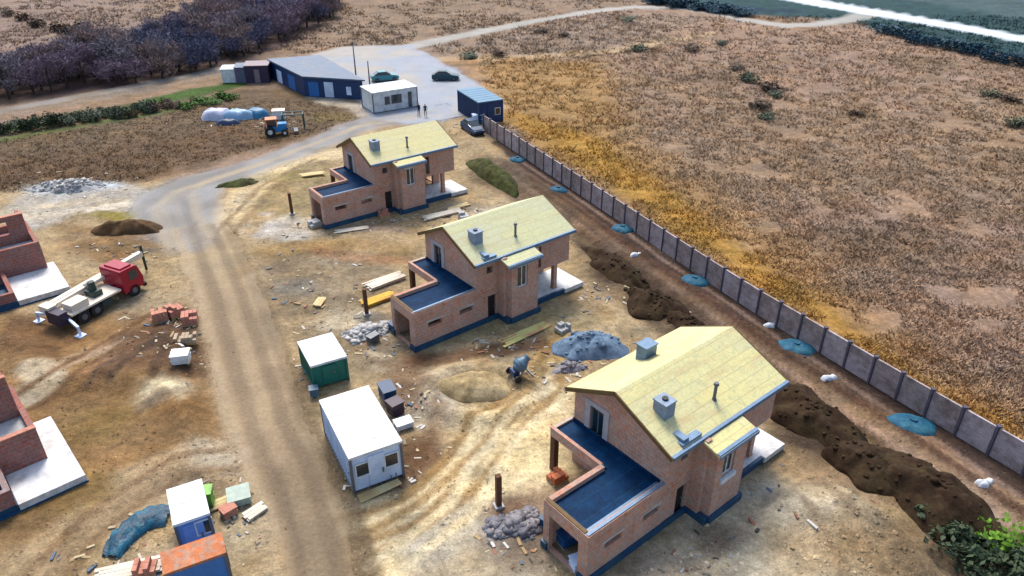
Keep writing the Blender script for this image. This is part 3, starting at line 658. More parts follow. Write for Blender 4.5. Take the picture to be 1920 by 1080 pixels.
    mb=MB(); mb.tube((4.6,-6.2,5.5),(4.6,-6.2,6.75),.09,.09,12); mb.tube((4.6,-6.2,6.75),(4.6,-6.2,6.9),.15,.12,12); mb.tube((4.6,-6.2,5.7),(4.6,-6.2,5.9),.2,.11,12); mb.build('vent_pipe',M_greyt,rf)
    if left_chimney:
        mb=MB(); ubox(mb,4.2,5.1,1.1,1.8,5.3,6.75); ubox(mb,4.15,5.15,1.05,1.85,6.75,6.83); mb.build('chimney',M_flash,rf)
    # windows (dark glazing with pale frame and sill)
    def window(kind,s0,s1,z0,z1,c,inner,sill=False):
        mb=MB()
        if kind=='u': mb.box(s0+.05,s1-.05,-c-.02,-c+.02,z0+.05,z1-.05)
        else: mb.box(c-.02,c+.02,-s1+.05,-s0-.05,z0+.05,z1-.05)
        wn=mb.build('window',M_glass,t)
        mb=MB(); f=.1
        for (p,q,r_,s_) in ((s0,s1,z0,z0+f),(s0,s1,z1-f,z1),(s0,s0+f,z0+f,z1-f),(s1-f,s1,z0+f,z1-f),((s0+s1)/2-.04,(s0+s1)/2+.04,z0+f,z1-f)):
            if kind=='u': mb.box(p,q,-c-.05,-c+.05,r_,s_)
            else: mb.box(c-.05,c+.05,-q,-p,r_,s_)
        mb.build('frame',M_greyt if kind=='v' else M_white,wn)
        if kind=='v':
            mb=MB(); mb.box(.30,.347,-s0,-s0+.38,z0,z1+.3); mb.box(.30,.347,-s1-.38,-s1,z0,z1+.3); mb.box(.30,.347,-s1,-s0,z1,z1+.3); mb.build('surround',M_surr,wn)
        if sill: mb=MB(); mb.box(s0-.12,s1+.12,-8.42,-8.275,z0-.3,z0-.02); mb.build('sill',M_white,wn)
    window('v',1.55,2.55,2.9,4.75,.5,1)
    window('u',3.15,4.1,2.75,4.5,8.1,1,k==0)
    mb=MB(); mb.box(1.37,2.08,-6.85,-6.8,.16,2.13); dr=mb.build('door',M_dark,t); mb=MB(); mb.box(1.9,2.0,-6.9,-6.853,1.05,1.12); mb.build('handle',M_greyt,dr)
    # lintel over openings
    for q in ((2.95,4.3,-8.30,-8.275,4.52,4.7),(-4.1,-2.6,-7.04,-7.023,1.97,2.12),(-1.35,.1,-7.04,-7.023,1.97,2.12)): mb=MB(); mb.box(*q); mb.build('lintel',M_conc,t)
    return t
house(0,'largest and nearest brick house shell with pale yellow board roof, right of the sandy track',True)
house(1,'middle brick house shell with green-yellow board roof, behind the blue-grey gravel heap',False)
house(2,'farthest of the three brick shells with yellow board roofs, beside the grey road bend',False)
# yard posts before each house
for k,(lab) in enumerate(['brown post standing in rubble before the nearest brick house','thin brown post among planks before the middle brick house','brown post before the farthest brick house']):
    px=[(935,950),(688,590),(548,402)][k]; x,y=at(*px)
    z=h1(x,y); t=empty('timber_post',(x,y,z-.1),.4,lab,'post','timber posts before the houses')
    mb=MB(); mb.box(-.14,.14,-.14,.14,0,2.35); mb.build('post',M_post,t)
    mb=MB(); mb.box(-.25,.25,-.25,.25,0,.25); mb.build('base',M_conc,t)

# ------------------------------------------------------------ unfinished houses at the left edge
def lowhouse(px_slab,lab,kind):
    # local frame: x along the slab's long outer edge direction (down-right), y towards upper right
    a=at(*px_slab[0],.5); b=at(*px_slab[1],.5); ang=math.atan2(b[1]-a[1],b[0]-a[0])
    t=empty('unfinished_house',(b[0],b[1],0),ang,lab,'house','unfinished low brick houses at the left edge')
    L=math.hypot(b[0]-a[0],b[1]-a[1])
    # x=0 is the near outer corner; negative x runs back along the outer edge; -y... interior lies at -y? set sign below
    mb=MB()
    if kind=='B':
        mb.box(-L,0,-1.15,0,.1,.5); mb.box(-2.9,0,-3.3,-1.153,.1,.5)
    else:
        mb.box(-L,0,-3.6,0,.1,.5)
    mb.build('terrace',M_slab,t)
    mb=MB(); mb.box(-L-.02,.05,-12,.05,-.3,.098); mb.box(-2.9,-.1,-12,-3.31,.1,.45); mb.build('plinth',M_plinth,t)
    return t,L
t,L=lowhouse([(95,780),(160,890)],'unfinished brick house with L-shaped white slab, lower left edge','B')
mb=MB()
def wl(mb,x0,x1,y0,y1,z0,z1,ops=()):  # walls in local frame with openings along x or y
    if abs(x1-x0)>abs(y1-y0): wallpiece(mb,'u',x0,x1,-y1,-y0,z0,z1,ops)
    else: wallpiece(mb,'v',-y1,-y0,x0,x1,z0,z1,ops)
wl(mb,-2.9-.3,-2.9,-11.5,-1.16,.1,2.7,[(4.5,6.0,.6,2.3)]); wl(mb,-8.2,-3.2,-1.46,-1.16,.5,2.7,[(-7,-5.5,1,2.2)])
wl(mb,-.45,-.15,-12,-3.35,.1,1.5,[(7,8.5,.5,1.4)]); wl(mb,-2.9,-.45,-3.65,-3.35,.1,1.5); 
wl(mb,-8.2,-7.9,-11.5,-1.46,.1,2.7)
wl(mb,-5.6,-5.3,-11.5,-1.47,2.3,5.0,[(3,4.2,3.4,4.6),(6,7.4,3.4,4.6)]); wl(mb,-8.2,-5.603,-1.77,-1.47,2.72,4.4); wl(mb,-5.297,-3.203,-5.3,-5.0,2.3,2.7); wl(mb,-5.297,-3.203,-8.3,-8.0,2.3,3.3)
wl(mb,-2.6,-2.3,-11.5,-7,.45,1.1)
mb.build('wall',M_brick_dark,t)
mb=MB(); mb.box(-5.3,-3.203,-11.5,-1.463,2.1,2.28); mb.box(-7.9,-5.603,-11.5,-1.463,2.1,2.28); mb.build('floor_slab',M_conc,t)
mb=MB(); mb.box(-5.62,-5.28,-11.5,-1.45,5.0,5.06); mb.build('wall_cap',M_pallet,t); mb=MB(); mb.box(-3.22,-2.88,-11.5,-1.14,2.7,2.76); mb.build('wall_cap',M_pallet,t)
t,L=lowhouse([(100,490),(130,537)],'unfinished brick house with square white slab, beside the red crane truck','A')
mb=MB()
wl(mb,-L+.6,-L+.9,-12,-.6,.1,2.9,[(5,6.5,.6,2.3)]); wl(mb,-L-4.6,-L+.6,-.9,-.6,.1,2.9,[(-L-3.4,-L-2,1,2.2)]); wl(mb,-.5,-.2,-12,-3.65,.1,1.2,[(6,7.5,.5,1.1)]); wl(mb,-L+.9,-.5,-3.95,-3.65,.1,1.2)
wl(mb,-7.3,-7.0,-12,-.903,2.3,4.7,[(2.2,3.4,3.2,4.3),(6,7,3.5,4.3)]); wl(mb,-9.9,-7.303,-1.2,-.903,2.3,4.1); wl(mb,-6.997,-L+.597,-4.3,-4.0,2.3,3.1); wl(mb,-L-4.6,-L-4.3,-12,-.9,.1,2.9)
mb.build('wall',M_brick_dark,t)
mb=MB(); mb.box(-6.997,-L+.597,-12,-.905,2.1,2.28); mb.box(-L-4.3,-7.303,-12,-1.203,2.1,2.28); mb.build('floor_slab',M_conc,t); mb=MB(); mb.box(-7.32,-6.98,-12,-.89,4.7,4.76); mb.build('wall_cap',M_pallet,t)
mb=MB(); mb.tube((-1.6,-5.6,.3),(-1.6,-5.6,1.25),.75,.75,20); mb.build('round_cover',M_white,t)

# ------------------------------------------------------------ site containers
def frombox(c,z):
    q=[at(*p,z) for p in c]  # back-left, back-right, front-right, front-left
    cx=sum(p[0] for p in q)/4; cy=sum(p[1] for p in q)/4
    lx=(q[2][0]-q[1][0]+q[3][0]-q[0][0])/2; ly=(q[2][1]-q[1][1]+q[3][1]-q[0][1])/2
    wx=(q[1][0]-q[0][0]+q[2][0]-q[3][0])/2; wy=(q[1][1]-q[0][1]+q[2][1]-q[3][1])/2
    return cx,cy,math.atan2(ly,lx),math.hypot(lx,ly),math.hypot(wx,wy)
def container(name,lab,cat,corners,h,mroof,mwall,windows=1,group=None,door=True,z0=.12,ribs=True,mframe=None):
    cx,cy,a,L,W_=frombox(corners,h); t=empty(name,(cx,cy,0),a,lab,cat,group)
    l,w_=L/2,W_/2; mb=MB(); mb.box(-l+.08,l-.08,-w_+.08,w_-.08,z0,h-.16)
    if ribs:
        n=int(L/.3)
        for i in range(n):
            x=-l+.2+i*(L-.4)/max(1,n-1)
            for s in (-1,1): mb.box(x-.05,x+.05,s*(w_-.06)-.04,s*(w_-.06)+.04,z0+.1,h-.2)
    body=mb.build('wall',mwall,t)
    mb=MB(); mb.box(-l-.02,l+.02,-w_-.02,w_+.02,h-.15,h)
    n=int(L/.9)
    for i in range(1,n): x=-l+i*L/n; mb.box(x-.02,x+.02,-w_+.05,w_-.05,h,h+.02)
    mb.build('roof',mroof,t)
    mb=MB()
    for sx in (-1,1):
        for sy in (-1,1): mb.box(sx*(l-.06)-.07,sx*(l-.06)+.07,sy*(w_-.06)-.07,sy*(w_-.06)+.07,0,h-.15)
    for sy in (-1,1): mb.box(-l+.07,l-.07,sy*(w_-.05)-.05,sy*(w_-.05)+.05,0,.14)
    mb.build('corner_frame',mframe or M_greyt,t)
    if door:
        mb=MB(); mb.box(l-.07,l-.01,-.5,.45,.2,h-.35); d=mb.build('door',mframe or mwall,t); mb=MB(); mb.box(l-.01,l+.05,.25,.33,.9,1.2); mb.build('handle',M_greyt,d)
    for i in range(windows):
        y=(-1)**i*w_*.55
        mb=MB(); mb.box(l-.09,l-.03,y-.35,y+.35,1.1,1.9); wn=mb.build('window',M_glass,t)
        mb=MB(); mb.box(l-.06,l+.0,y-.42,y+.42,1.9,1.97); mb.box(l-.06,l+.0,y-.42,y+.42,1.03,1.1); mb.box(l-.06,l,y-.42,y-.35,1.1,1.9); mb.box(l-.06,l,y+.35,y+.42,1.1,1.9); mb.build('frame',M_white,wn)
    return t
container('site_container','large white site container with bluish shade-toned walls and wide white roof, right of the haul road','container',[(599,745),(690,728),(757,828),(650,858)],2.6,M_white,M_whitewall,2)
container('site_container','small dark green container with white roof, beside the haul road','container',[(558,638),(622,626),(652,668),(580,686)],1.95,M_white,M_green,0,mframe=M_green)
container('site_cabin','narrow cabin with white roof and blue end wall, next to the curved blue tarpaulin','cabin',[(312,912),(378,904),(392,966),(325,980)],2.3,M_white,plain('cabin_blue',A(120,160,225,.75),.5,.12),1)
M_rust=plain('rusty_orange_sheet',A(206,122,74,.58),.85,.3,c2=A(188,156,134,.56),fac_scale=2.2)
container('site_cabin','blue cabin with rusty orange roof at the bottom edge','cabin',[(300,1030),(416,1004),(424,1042),(306,1070)],2.3,M_rust,plain('bright_blue_wall',A(66,124,196,.75),.5,.15),0,door=False)
# far yard buildings
container('sales_kiosk','white kiosk container with dark windows in the grey yard','kiosk',[(684,166),(672,160),(768,150),(772,156)][:0] or [(684,160),(688,176),(774,162),(766,149)],2.9,M_white,M_white,0,door=False)
kx,ky,ka,kL,kW=frombox([(684,160),(688,176),(774,162),(766,149)],2.9)
kt=[o for o in bpy.data.objects if o.name.startswith('sales_kiosk')][0]
mb=MB()
sgn=-1
for x0,x1,z0,z1 in ((-.6,.9,1.1,2.2),(1.9,2.4,.3,2.3),(-1.6,-.9,1.1,2.1)): 
    mb=MB(); mb.box(x0,x1,sgn*(kW/2+.01)-.03,sgn*(kW/2+.01)+.03,z0,z1); o=mb.build('window',M_glass,kt); mb=MB(); mb.box(x0-.06,x1+.06,sgn*(kW/2+.02)-.04,sgn*(kW/2+.02)+.04,z0-.08,z0-.003); mb.build('sill',M_greyt,o)
container('navy_container','dark navy container with blue roof at the right end of the yard','container',[(862,168),(897,162),(938,182),(902,196)],3.0,M_navyroof,M_navy,1,mframe=M_navy)
# long shed
def at3(px,py,z): x,y=at(px,py,z); return (x,y)
t=empty('long_shed',(*at(590,150),0),0,'long low shed with grey-blue roof and navy walls on the left of the yard','shed')
ox,oy=at(590,150); q=[at3(500,111,3),at3(600,103,3),at3(684,150,3),at3(566,143,3)]; q=[(x-ox,y-oy) for x,y in q]
cx=sum(p[0] for p in q)/4; cy=sum(p[1] for p in q)/4
inn=[(cx+(x-cx)*.95,cy+(y-cy)*.95) for x,y in q]
mb=MB(); mb.prism(inn,0,2.8); mb.build('wall',M_navy,t)
mb=MB(); mb.prism(q,2.8,[3.05,3.05,3.0,3.0]); mb.build('roof',M_greyroof,t)
for (a_,b_,f0,f1,z0,z1,m) in ((3,2,.08,.25,.1,2.2,plain('blue_door',A(40,110,180,.7),.5)),(3,2,.35,.5,.1,2.3,M_whitewall),(3,2,.72,.8,.6,1.8,M_whitewall),(0,3,.55,.75,.1,2.2,plain('blue_door',A(40,110,180,.7),.5)),(0,3,.2,.35,.1,2.0,M_whitewall)):
    A0=Vector((*inn[a_],0)); B0=Vector((*inn[b_],0)); d=(B0-A0); n=Vector((d.y,-d.x,0)).normalized()*(1 if True else -1)
    c0=Vector((cx,cy,0)); n=n if (A0+B0)/2@n > c0@n else -n
    p=A0+d*f0; r=A0+d*f1; mb=MB(); vs=[p+n*.04,r+n*.04,r-n*.03,p-n*.03]; mb.prism([(v.x,v.y) for v in vs],z0,z1); mb.build('door',m,t)
# small dark and white huts left of the shed
def hut(px,py,w_,d,h,rz,m1,m2,lab):
    x,y=at(px,py); t=empty('storage_hut',(x,y,0),rz,lab,'hut')
    mb=MB(); mb.box(-w_/2,w_/2,-d/2,d/2,0,h); mb.build('wall',m1,t); mb=MB(); mb.prism([(-w_/2-.1,-d/2-.1),(w_/2+.1,-d/2-.1),(w_/2+.1,d/2+.1),(-w_/2-.1,d/2+.1)],[h]*4,[h+.1,h+.1,h+.3,h+.3]); mb.build('roof',m2,t)
    mb=MB(); mb.box(-.4,.4,-d/2-.03,-d/2+.02,.05,h*.8); mb.build('door',m2,t)
M_purple=plain('dark_purple_cladding',A(50,38,70,.7),.6,.2)
hut(487,152,3.6,2.4,2.6,.1,M_purple,plain('mauve_roof',A(150,130,140),.6),'dark purple hut between the white hut and the long shed')
hut(462,152,2.6,2.2,2.3,.1,plain('grey_violet_cladding',A(110,104,140),.6,.2),M_greyroof,'grey-violet hut at the end of the narrow lane')
hut(434,152,2.2,2.0,2.0,.1,M_white,M_white,'small white hut at the end of the narrow lane')

# ------------------------------------------------------------ fence
A0=np.array((-4.6,95.5)); A1=np.array((36.0,17.6))
ctl=np.array([(-3.6,93.2),(9.9,66.2),(18.05,49.6),(24.1,39.0),(36.2,18.6)])
seg=np.linalg.norm(np.diff(ctl,axis=0),axis=1); cum=np.r_[0,np.cumsum(seg)]
npan=int(cum[-1]/2.0); fe=empty('panel_fence',(0,0,0),0,'long grey-violet concrete panel fence between the building plots and the dry field','fence')
M_panel=plain('fence_panel',A(164,148,146,.78),.85,.3,c2=A(136,118,112,.74),fac_scale=1.0); M_panel2=plain('fence_panel_light',A(176,164,168,.78),.85,.25,c2=A(146,130,128,.74),fac_scale=.8); M_fpost=plain('fence_post',A(90,84,100,.6),.85,.2)
def fpt(s): 
    i=min(len(seg)-1,int(np.searchsorted(cum,s,side='right')-1)); return ctl[i]+(ctl[i+1]-ctl[i])*(s-cum[i])/seg[i]
for i in range(npan+1):
    p=fpt(min(i*2.0,cum[-1])); 
    mb=MB(); mb.box(p[0]-.1,p[0]+.1,p[1]-.1,p[1]+.1,-.3,2.12); mb.box(p[0]-.13,p[0]+.13,p[1]-.13,p[1]+.13,2.12,2.2); mb.build('post',M_fpost,fe)
    if i<npan:
        q=fpt(min((i+1)*2.0,cum[-1])); d=(q-p)/np.linalg.norm(q-p); a_=p+d*.1; b_=q-d*.1
        mb=MB()
        for j in range(4): mb.bar((*a_,.27+j*.5),(*b_,.27+j*.5),.09-(j%2)*.02,.47)
        mb.bar((*a_,2.03),(*b_,2.03),.13,.06)
        mb.build('panel',(M_panel,M_panel2)[(i*7%5)%2],fe)

# ------------------------------------------------------------ teal domes beside the fence
TL=[(970,300,.95),(1047,357,.95),(1167,431,1.05),(1302,527,1.15),(1492,652,1.3),(1710,796,1.35)]
labs=['farthest teal plastic cover beside the fence, near the navy container','second farthest teal cover beside the fence, past the grassy bank','teal green cover beside the fence, behind the middle house roof','teal cover on the ground between the fence and the dark soil heaps','wide flat teal cover beside the fence, behind the nearest house roof','nearest and brightest blue cover beside the fence']
for (px,py,r),lb in zip(TL,labs):
    x,y=at(px,py); z=h1(x,y)
    t=empty('tank_cover',(x,y,z),-.45,lb,'tank cover','teal plastic tank covers along the fence')
    mb=MB(); mb.dome(0,0,0,r*1.15,r*.8,.42,seed=px,n=28,rings=8,rough=.10,power=2.6); mb.build('shell',M_teal,t,smooth=True)
    mb=MB(); mb.tube((0,0,.3),(0,0,.5),.26,.22,16); mb.build('lid',M_teal,t)
for i,(px,py) in enumerate([(1443,612),(1551,713),(1842,912),(1190,478)]):
    x,y=at(px,py); z=h1(x,y); mb=MB(); mb.dome(0,0,0,.42,.28,.3,seed=i+40,n=14,rings=5,rough=.3); mb.dome(.45,.2,0,.26,.24,.2,seed=i+60,n=12,rings=4,rough=.3)
    o=mb.build('cement_bag',M_white,None,(x,y,z),smooth=True)
    tag(o,['white sack between fence and haul strip, level with the flat teal cover','white sack lying right of the nearest house roof corner','white sack on the soil strip near the lower right corner','white sack beside the strip behind the middle house'][i],'sack','white sacks along the fence')

# ------------------------------------------------------------ heaps
def heap(name,px,py,rx,ry,h,rot,mat,lab,seed,power=2.0,rough=.2,cat='soil heap',n=40,group=None,rocks=0):
    rocks=260 if 'rubble' in name else 45 if 'soil' in name else 50 if 'gravel' in name else 0
    x,y=at(px,py); z=h1(x,y)-.1; mb=MB(); mb.dome(0,0,0,rx,ry,h,seed=seed,n=84,rings=26,rough=rough,power=power,sink=.4,jit=0)
    a=np.array(mb.v); env=np.clip(a[:,2]/h,0,1); a[:,2]+=((fbm(a[:,0],a[:,1],.9,seed*7+1,4)-.5)*1.0*h*.5+(fbm(a[:,0],a[:,1],.3,seed*5+2,2)-.5)*.16)*(.25+.5*env)
    mb.v=[tuple(q) for q in a]
    rr_=random.Random(seed)
    for q in range(rocks):
        vx=a[rr_.randrange(len(a))]; s_=rr_.uniform(.04,.13)*(1.5 if rr_.random()<.1 else 1)*(1.5 if 'rubble' in name else 1)
        M=Matrix.Translation((vx[0],vx[1],vx[2]+s_*.2))@Matrix.Rotation(rr_.uniform(0,6),4,'Z')@Matrix.Rotation(rr_.uniform(-.6,.6),4,'X'); mb.box(-s_,s_,-s_*.7,s_*.7,-s_*.5,s_*.5,M=M)
    o=mb.build(name,mat,None,(x,y,z),smooth=True); o.rotation_euler=(0,0,rot); return tag(o,lab,cat,group)
def grassmat(name,c1,c2):
    return plain(name,A(*c1,.5),.9,.4,scale=3,c2=A(*c2,.5),fac_scale=1.3,bmp=1,spec=.1)
M_bank=grassmat('bank_grass',(92,98,52),(70,66,48)); M_bright=grassmat('bright_grass',(116,160,44),(60,90,30))
FR=R(-62)
M_sandd=plain('damp_sand',A(178,156,114,.55),.95,.35,scale=1.5,c2=A(206,186,144),bmp=1,spec=.1)
heap('grass_bank',922,330,5.6,2.0,1.7,FR,M_bank,'oblong green grassy bank behind the farthest house','1' and 3,2.4,.12,'bank')
heap('soil_heap',1150,505,4.8,1.8,1.1,FR,M_soil,'long dark soil heap behind the middle house',5,2.2,.25,group='dark soil heaps behind the houses')
heap('soil_heap',1225,575,3.0,1.9,1.05,FR,M_soil,'short dark soil heap between the middle house and the fence',6,2.2,.25,group='dark soil heaps behind the houses')
heap('soil_heap',1290,620,2.6,1.3,1.0,FR,M_soil,'low dark soil heap just behind the nearest roof ridge',16,2.2,.25,group='dark soil heaps behind the houses')
heap('soil_heap',1520,785,3.8,2.2,1.35,FR,M_soil,'dark soil heap against the right side of the nearest house',7,2.2,.25,group='dark soil heaps behind the houses')
heap('soil_heap',1745,945,4.0,2.6,1.9,FR,M_soil,'biggest and darkest soil heap at the right',8,2.0,.25,group='dark soil heaps behind the houses')
heap('soil_heap',1620,880,2.4,1.8,1.0,FR,M_soil,'small dark heap left of the biggest soil heap',9,2.2,.25,group='dark soil heaps behind the houses')
heap('gravel_heap',1108,652,2.7,1.9,1.3,.1,M_bluegravel,'blue-grey gravel heap behind the left roof edge of the nearest house',11,1.5,.2,'gravel heap')
heap('gravel_heap',1066,690,1.3,.8,.55,.4,M_greygravel,'low grey gravel heap in front of the blue-grey heap',12,1.5,.25,'gravel heap')
heap('sand_heap',888,722,2.7,1.7,.95,0,M_sandd,'pale sand heap on the plot between the two nearer houses',13,3,.1,'sand heap')
heap('brown_heap',245,432,3.2,1.2,1.1,.0,M_soilb,'brown soil bank with grassy top by the left road junction',14,2.2,.2,'soil heap')
heap('rubble_heap',690,625,1.9,1.2,.5,.2,M_rubble,'grey rubble heap between the green container and the middle house',15,1.6,.35,'rubble heap')
heap('rubble_heap',135,352,3.8,1.6,.95,.2,M_rubble,'white rubble heap beside the road at the left',17,1.6,.35,'rubble heap')
heap('rubble_heap',970,985,1.6,1.1,.4,.2,M_greygravel,'rubble heap beside the post before the nearest house',18,1.6,.35,'rubble heap')
heap('grass_bank',445,345,2.6,1.0,.5,.5,M_bank,'small olive grass verge between the grey road and the sand branch',19,2.4,.2,'bank')

# ------------------------------------------------------------ stacks and small site items
def planks(px,py,L,n,rows,rot,mat,lab,jit=.12,wd=.22,th=.06):
    x,y=at(px,py); z=h1(x,y); r=random.Random(px*7+py); mb=MB()
    for j in range(rows):
        for i in range(n):
            a=rot*0+r.uniform(-jit,jit)*.3; yy=(i-(n-1)/2)*wd*1.08; dx=r.uniform(-jit,jit)
            M=Matrix.Translation((dx,yy,.08+j*(th+.02)))@Matrix.Rotation(a,4,'Z'); l=L*r.uniform(.85,1)/2
            mb.box(-l,l,-wd/2,wd/2,0,th,M=M)
    for s in (-.35,.35): mb.box(L*s-.05,L*s+.05,-n*wd/2,n*wd/2,-.05,.08)
    o=mb.build('timber_stack',mat,None,(x,y,z)); o.rotation_euler=(0,0,rot); return tag(o,lab,'timber stack')
planks(722,532,3.6,5,3,R(39),M_woodp,'pale stack of long boards left of the middle house')
planks(712,564,3.0,4,3,R(39),M_woody,'yellow boards stacked beside the middle house garage')
planks(985,624,4.6,4,1,R(38),M_woodg,'yellow-green boards lying along the middle house wall')
planks(830,403,4.4,4,2,R(32),M_woodp,'pale boards between the farthest and the middle house')
planks(860,388,2.6,3,2,R(35),M_wood,'short boards right of the farthest house bay')
planks(585,328,2.8,4,2,R(20),M_wood,'small stack of boards left of the farthest house')
planks(660,432,3.4,3,1,R(20),M_woodp,'board lying along the foot of the farthest house')
planks(480,962,1.2,3,2,R(50),M_woodp,'short boards near the lower end of the haul road')
planks(415,945,2.2,3,1,R(35),M_wood,'boards leaning beside the small white-roofed cabin')
planks(600,640-70,1.4,3,1,R(80),M_wood,'few boards on the rubble ground above the green container')
def pallet(px,py,rz,sx,sy,h,mat,lab,name='brick_pallet',cat='pallet',group='brick pallets'):
    x,y=at(px,py); z=h1(x,y); t=empty(name,(x,y,z),rz,lab,cat,group); mb=MB()
    for s in (-1,0,1): mb.box(-sx/2,sx/2,s*(sy/2-.06)-.05,s*(sy/2-.06)+.05,0,.1)
    for i in range(5): xx=-sx/2+.06+i*(sx-.12)/4; mb.box(xx-.05,xx+.05,-sy/2,sy/2,.1,.13)
    mb.build('pallet_base',M_wood,t)
    mb=MB(); nx=int(sx/.25); ny_=int(sy/.4); nz=int(h/.25); r=random.Random(px+py)
    for i in range(nx):
        for j in range(ny_):
            for k in range(nz-(r.random()<.3)):
                x0=-sx/2+i*sx/nx; y0=-sy/2+j*sy/ny_; mb.box(x0+.01,x0+sx/nx-.01,y0+.01,y0+sy/ny_-.01,.132+k*.25,.132+k*.25+.235)
    mb.build('brick_load',mat,t)
for px,py,rz,lb in ((302,600,.5,'left pallet of pink clay bricks west of the haul road'),(330,592,.9,'middle pallet of pink clay bricks west of the haul road, farther back'),(358,606,.3,'right pallet of pink clay bricks beside the haul road')):
    pallet(px,py,rz,1.1,1.0,.75,M_pallet,lb)
pallet(352,650,.2,1.5,.8,.5,plain('tan_block',A(200,178,150),.9,.2),'flat pale block pallet south of the brick pallets',group=None)
pallet(720,405,.5,1.0,.9,.5,M_pallet,'small brick pallet at the foot of the farthest house wall',group=None)
pallet(870,415,.4,.9,.9,.75,M_conc,'grey block pallet behind the middle house ridge',group=None)
pallet(1055,950-330,.7,1.0,.8,.5,M_rubble,'whitish block pallet near the blue-grey gravel heap',group=None)
pallet(590,425,.7,1.0,.9,.5,M_conc,'grey block pallet in front of the farthest house',group=None)
def crate(px,py,sx,sy,h,rz,mat,name,lab,cat,lidm=None):
    x,y=at(px,py); z=h1(x,y); t=empty(name,(x,y,z),rz,lab,cat)
    mb=MB(); mb.box(-sx/2,sx/2,-sy/2,sy/2,.08,h); mb.box(-sx/2-.03,sx/2+.03,-sy/2-.03,sy/2+.03,h*.5,h*.5+.06); mb.build('body',mat,t)
    mb=MB(); mb.box(-sx/2-.05,sx/2+.05,-sy/2-.05,sy/2+.05,h+.003,h+.07); mb.build('lid',lidm or mat,t)
    mb=MB(); mb.box(-sx/2,-sx/2+.12,-sy/2,sy/2,0,.08); mb.box(sx/2-.12,sx/2,-sy/2,sy/2,0,.08); mb.build('skid',M_wood,t)
crate(345,692,1.1,.9,.7,.2,M_white,'white_crate','lone white crate west of the haul road','crate')
crate(728,752,.8,1.2,1.0,.5,plain('deep_blue_crate',A(24,66,104,.7),.5),'blue_crate','dark blue crate along the right side of the large white-roofed container','crate')
crate(742,775,.8,.8,.9,.7,plain('plum_crate',A(54,36,60,.7),.5),'plum_crate','dark plum crate right of the large white-roofed container','crate')
crate(757,800,1.0,.7,.4,.5,M_white,'white_crate','flat white crate at the lower right of the large white-roofed container','crate')
crate(640,690-4,.5,.5,.7,.3,M_greyt,'grey_crate','grey crate between the green container and the large white-roofed one','crate')
crate(392,948,.6,.7,1.1,.2,plain('lime_bin',A(130,196,70,.7),.5,.2,c2=A(50,110,50)),'green_bin','bright green bin beside the small white-roofed cabin','bin')
crate(450,938,1.1,1.1,.5,.4,plain('sage_tank',A(168,184,170,.7),.6),'water_tank','sage grey low tank between the small cabin and the haul road','tank')
crate(430,965,.7,.6,.5,.8,M_pallet,'brick_box','reddish box beside the sage grey low tank','box')
crate(1068,1012,1.3,.9,.7,.5,plain('cobalt_crate',A(30,84,140,.7),.5,.3),'blue_crate','dark blue crate under the garage opening of the nearest house','crate')
crate(1030,985,.8,.7,.6,.9,plain('deep_blue_crate',A(24,66,104,.7),.5),'blue_crate','small dark blue crate left of the nearest garage opening','crate')
crate(1084,1064,.7,.6,.6,.4,M_whitewall,'pale_crate','pale crate by the corner of the nearest garage at the bottom edge','crate')
pallet(1045,900,.6,1.0,.8,.5,plain('orange_block',A(206,120,80,.62),.9,.25),'orange block pallet at the left foot of the nearest garage',group=None)
crate(700,640,.8,.5,.5,.9,M_greyt,'grey_crate','grey crate on the rubble before the middle house garage','crate')
crate(745,618,1.0,.8,.6,.7,plain('deep_blue_crate',A(24,66,104,.7),.5),'blue_crate','dark blue crate at the garage opening of the middle house','crate')
crate(590,742,.5,.5,.6,.3,M_barrow,'grey_crate','small steel box at the upper left corner of the large white-roofed container','crate')
# skid/scaffold items before the large container
x,y=at(706,912); t=empty('scaffold_rack',(x,y,0),R(-58),'bundle of scaffold frames leaning at the front of the large white-roofed container','scaffold')
mb=MB()
for i in range(9): mb.tube((-.2+.05*i,-1.2+i*.3,0),(-.75,-1.2+i*.3,1.7),.03)
for z in (.5,1.2): mb.tube((-.2-.3*z,-1.3,z),(-.1-.3*z,1.4,z),.03)
mb.build('frame',M_greyt,t)
mb=MB()
for i in range(5): mb.bar((.2+i*.13,-1.2,.08),(.25+i*.12,1.2,.12+.03*i),.11,.04)
mb.build('board',M_wood,t)
# concrete mixer
x,y=at(978,712); t=empty('concrete_mixer',(x,y,h1(x,y)),.5,'dark concrete mixer standing on the sand between the houses','mixer')
mb=MB()
for k in range(6):
    r0=[.2,.42,.52,.5,.36,.26][k]; r1=[.42,.52,.5,.36,.26,.26][k]; p=lambda q:(q*.75-.5,0,.65+q*.55)
    mb.tube(p(k*.22),p((k+1)*.22),r0,r1,16,cap=(k in(0,)))
mb.build('drum',M_barrow,t,smooth=True)
mb=MB(); mb.bar((-.6,-.5,.0),(0,-.45,.9),.08); mb.bar((.6,-.5,0),(0,-.45,.9),.08); mb.bar((-.6,.5,0),(0,.45,.9),.08); mb.bar((.6,.5,0),(0,.45,.9),.08); mb.bar((-.6,-.5,.1),(-.6,.5,.1),.08); mb.bar((.6,-.5,.1),(.6,.5,.1),.08); mb.build('frame',M_greyt,t)
for s in (-1,1): mb=MB(); mb.tube((-.6,s*.56,.25),(-.6,s*.66,.25),.25,.25,16); mb.build('wheel',M_black,t)
mb=MB(); mb.box(-.75,-.3,-.3,.3,.3,.7); mb.build('motor_box',M_navy,t)
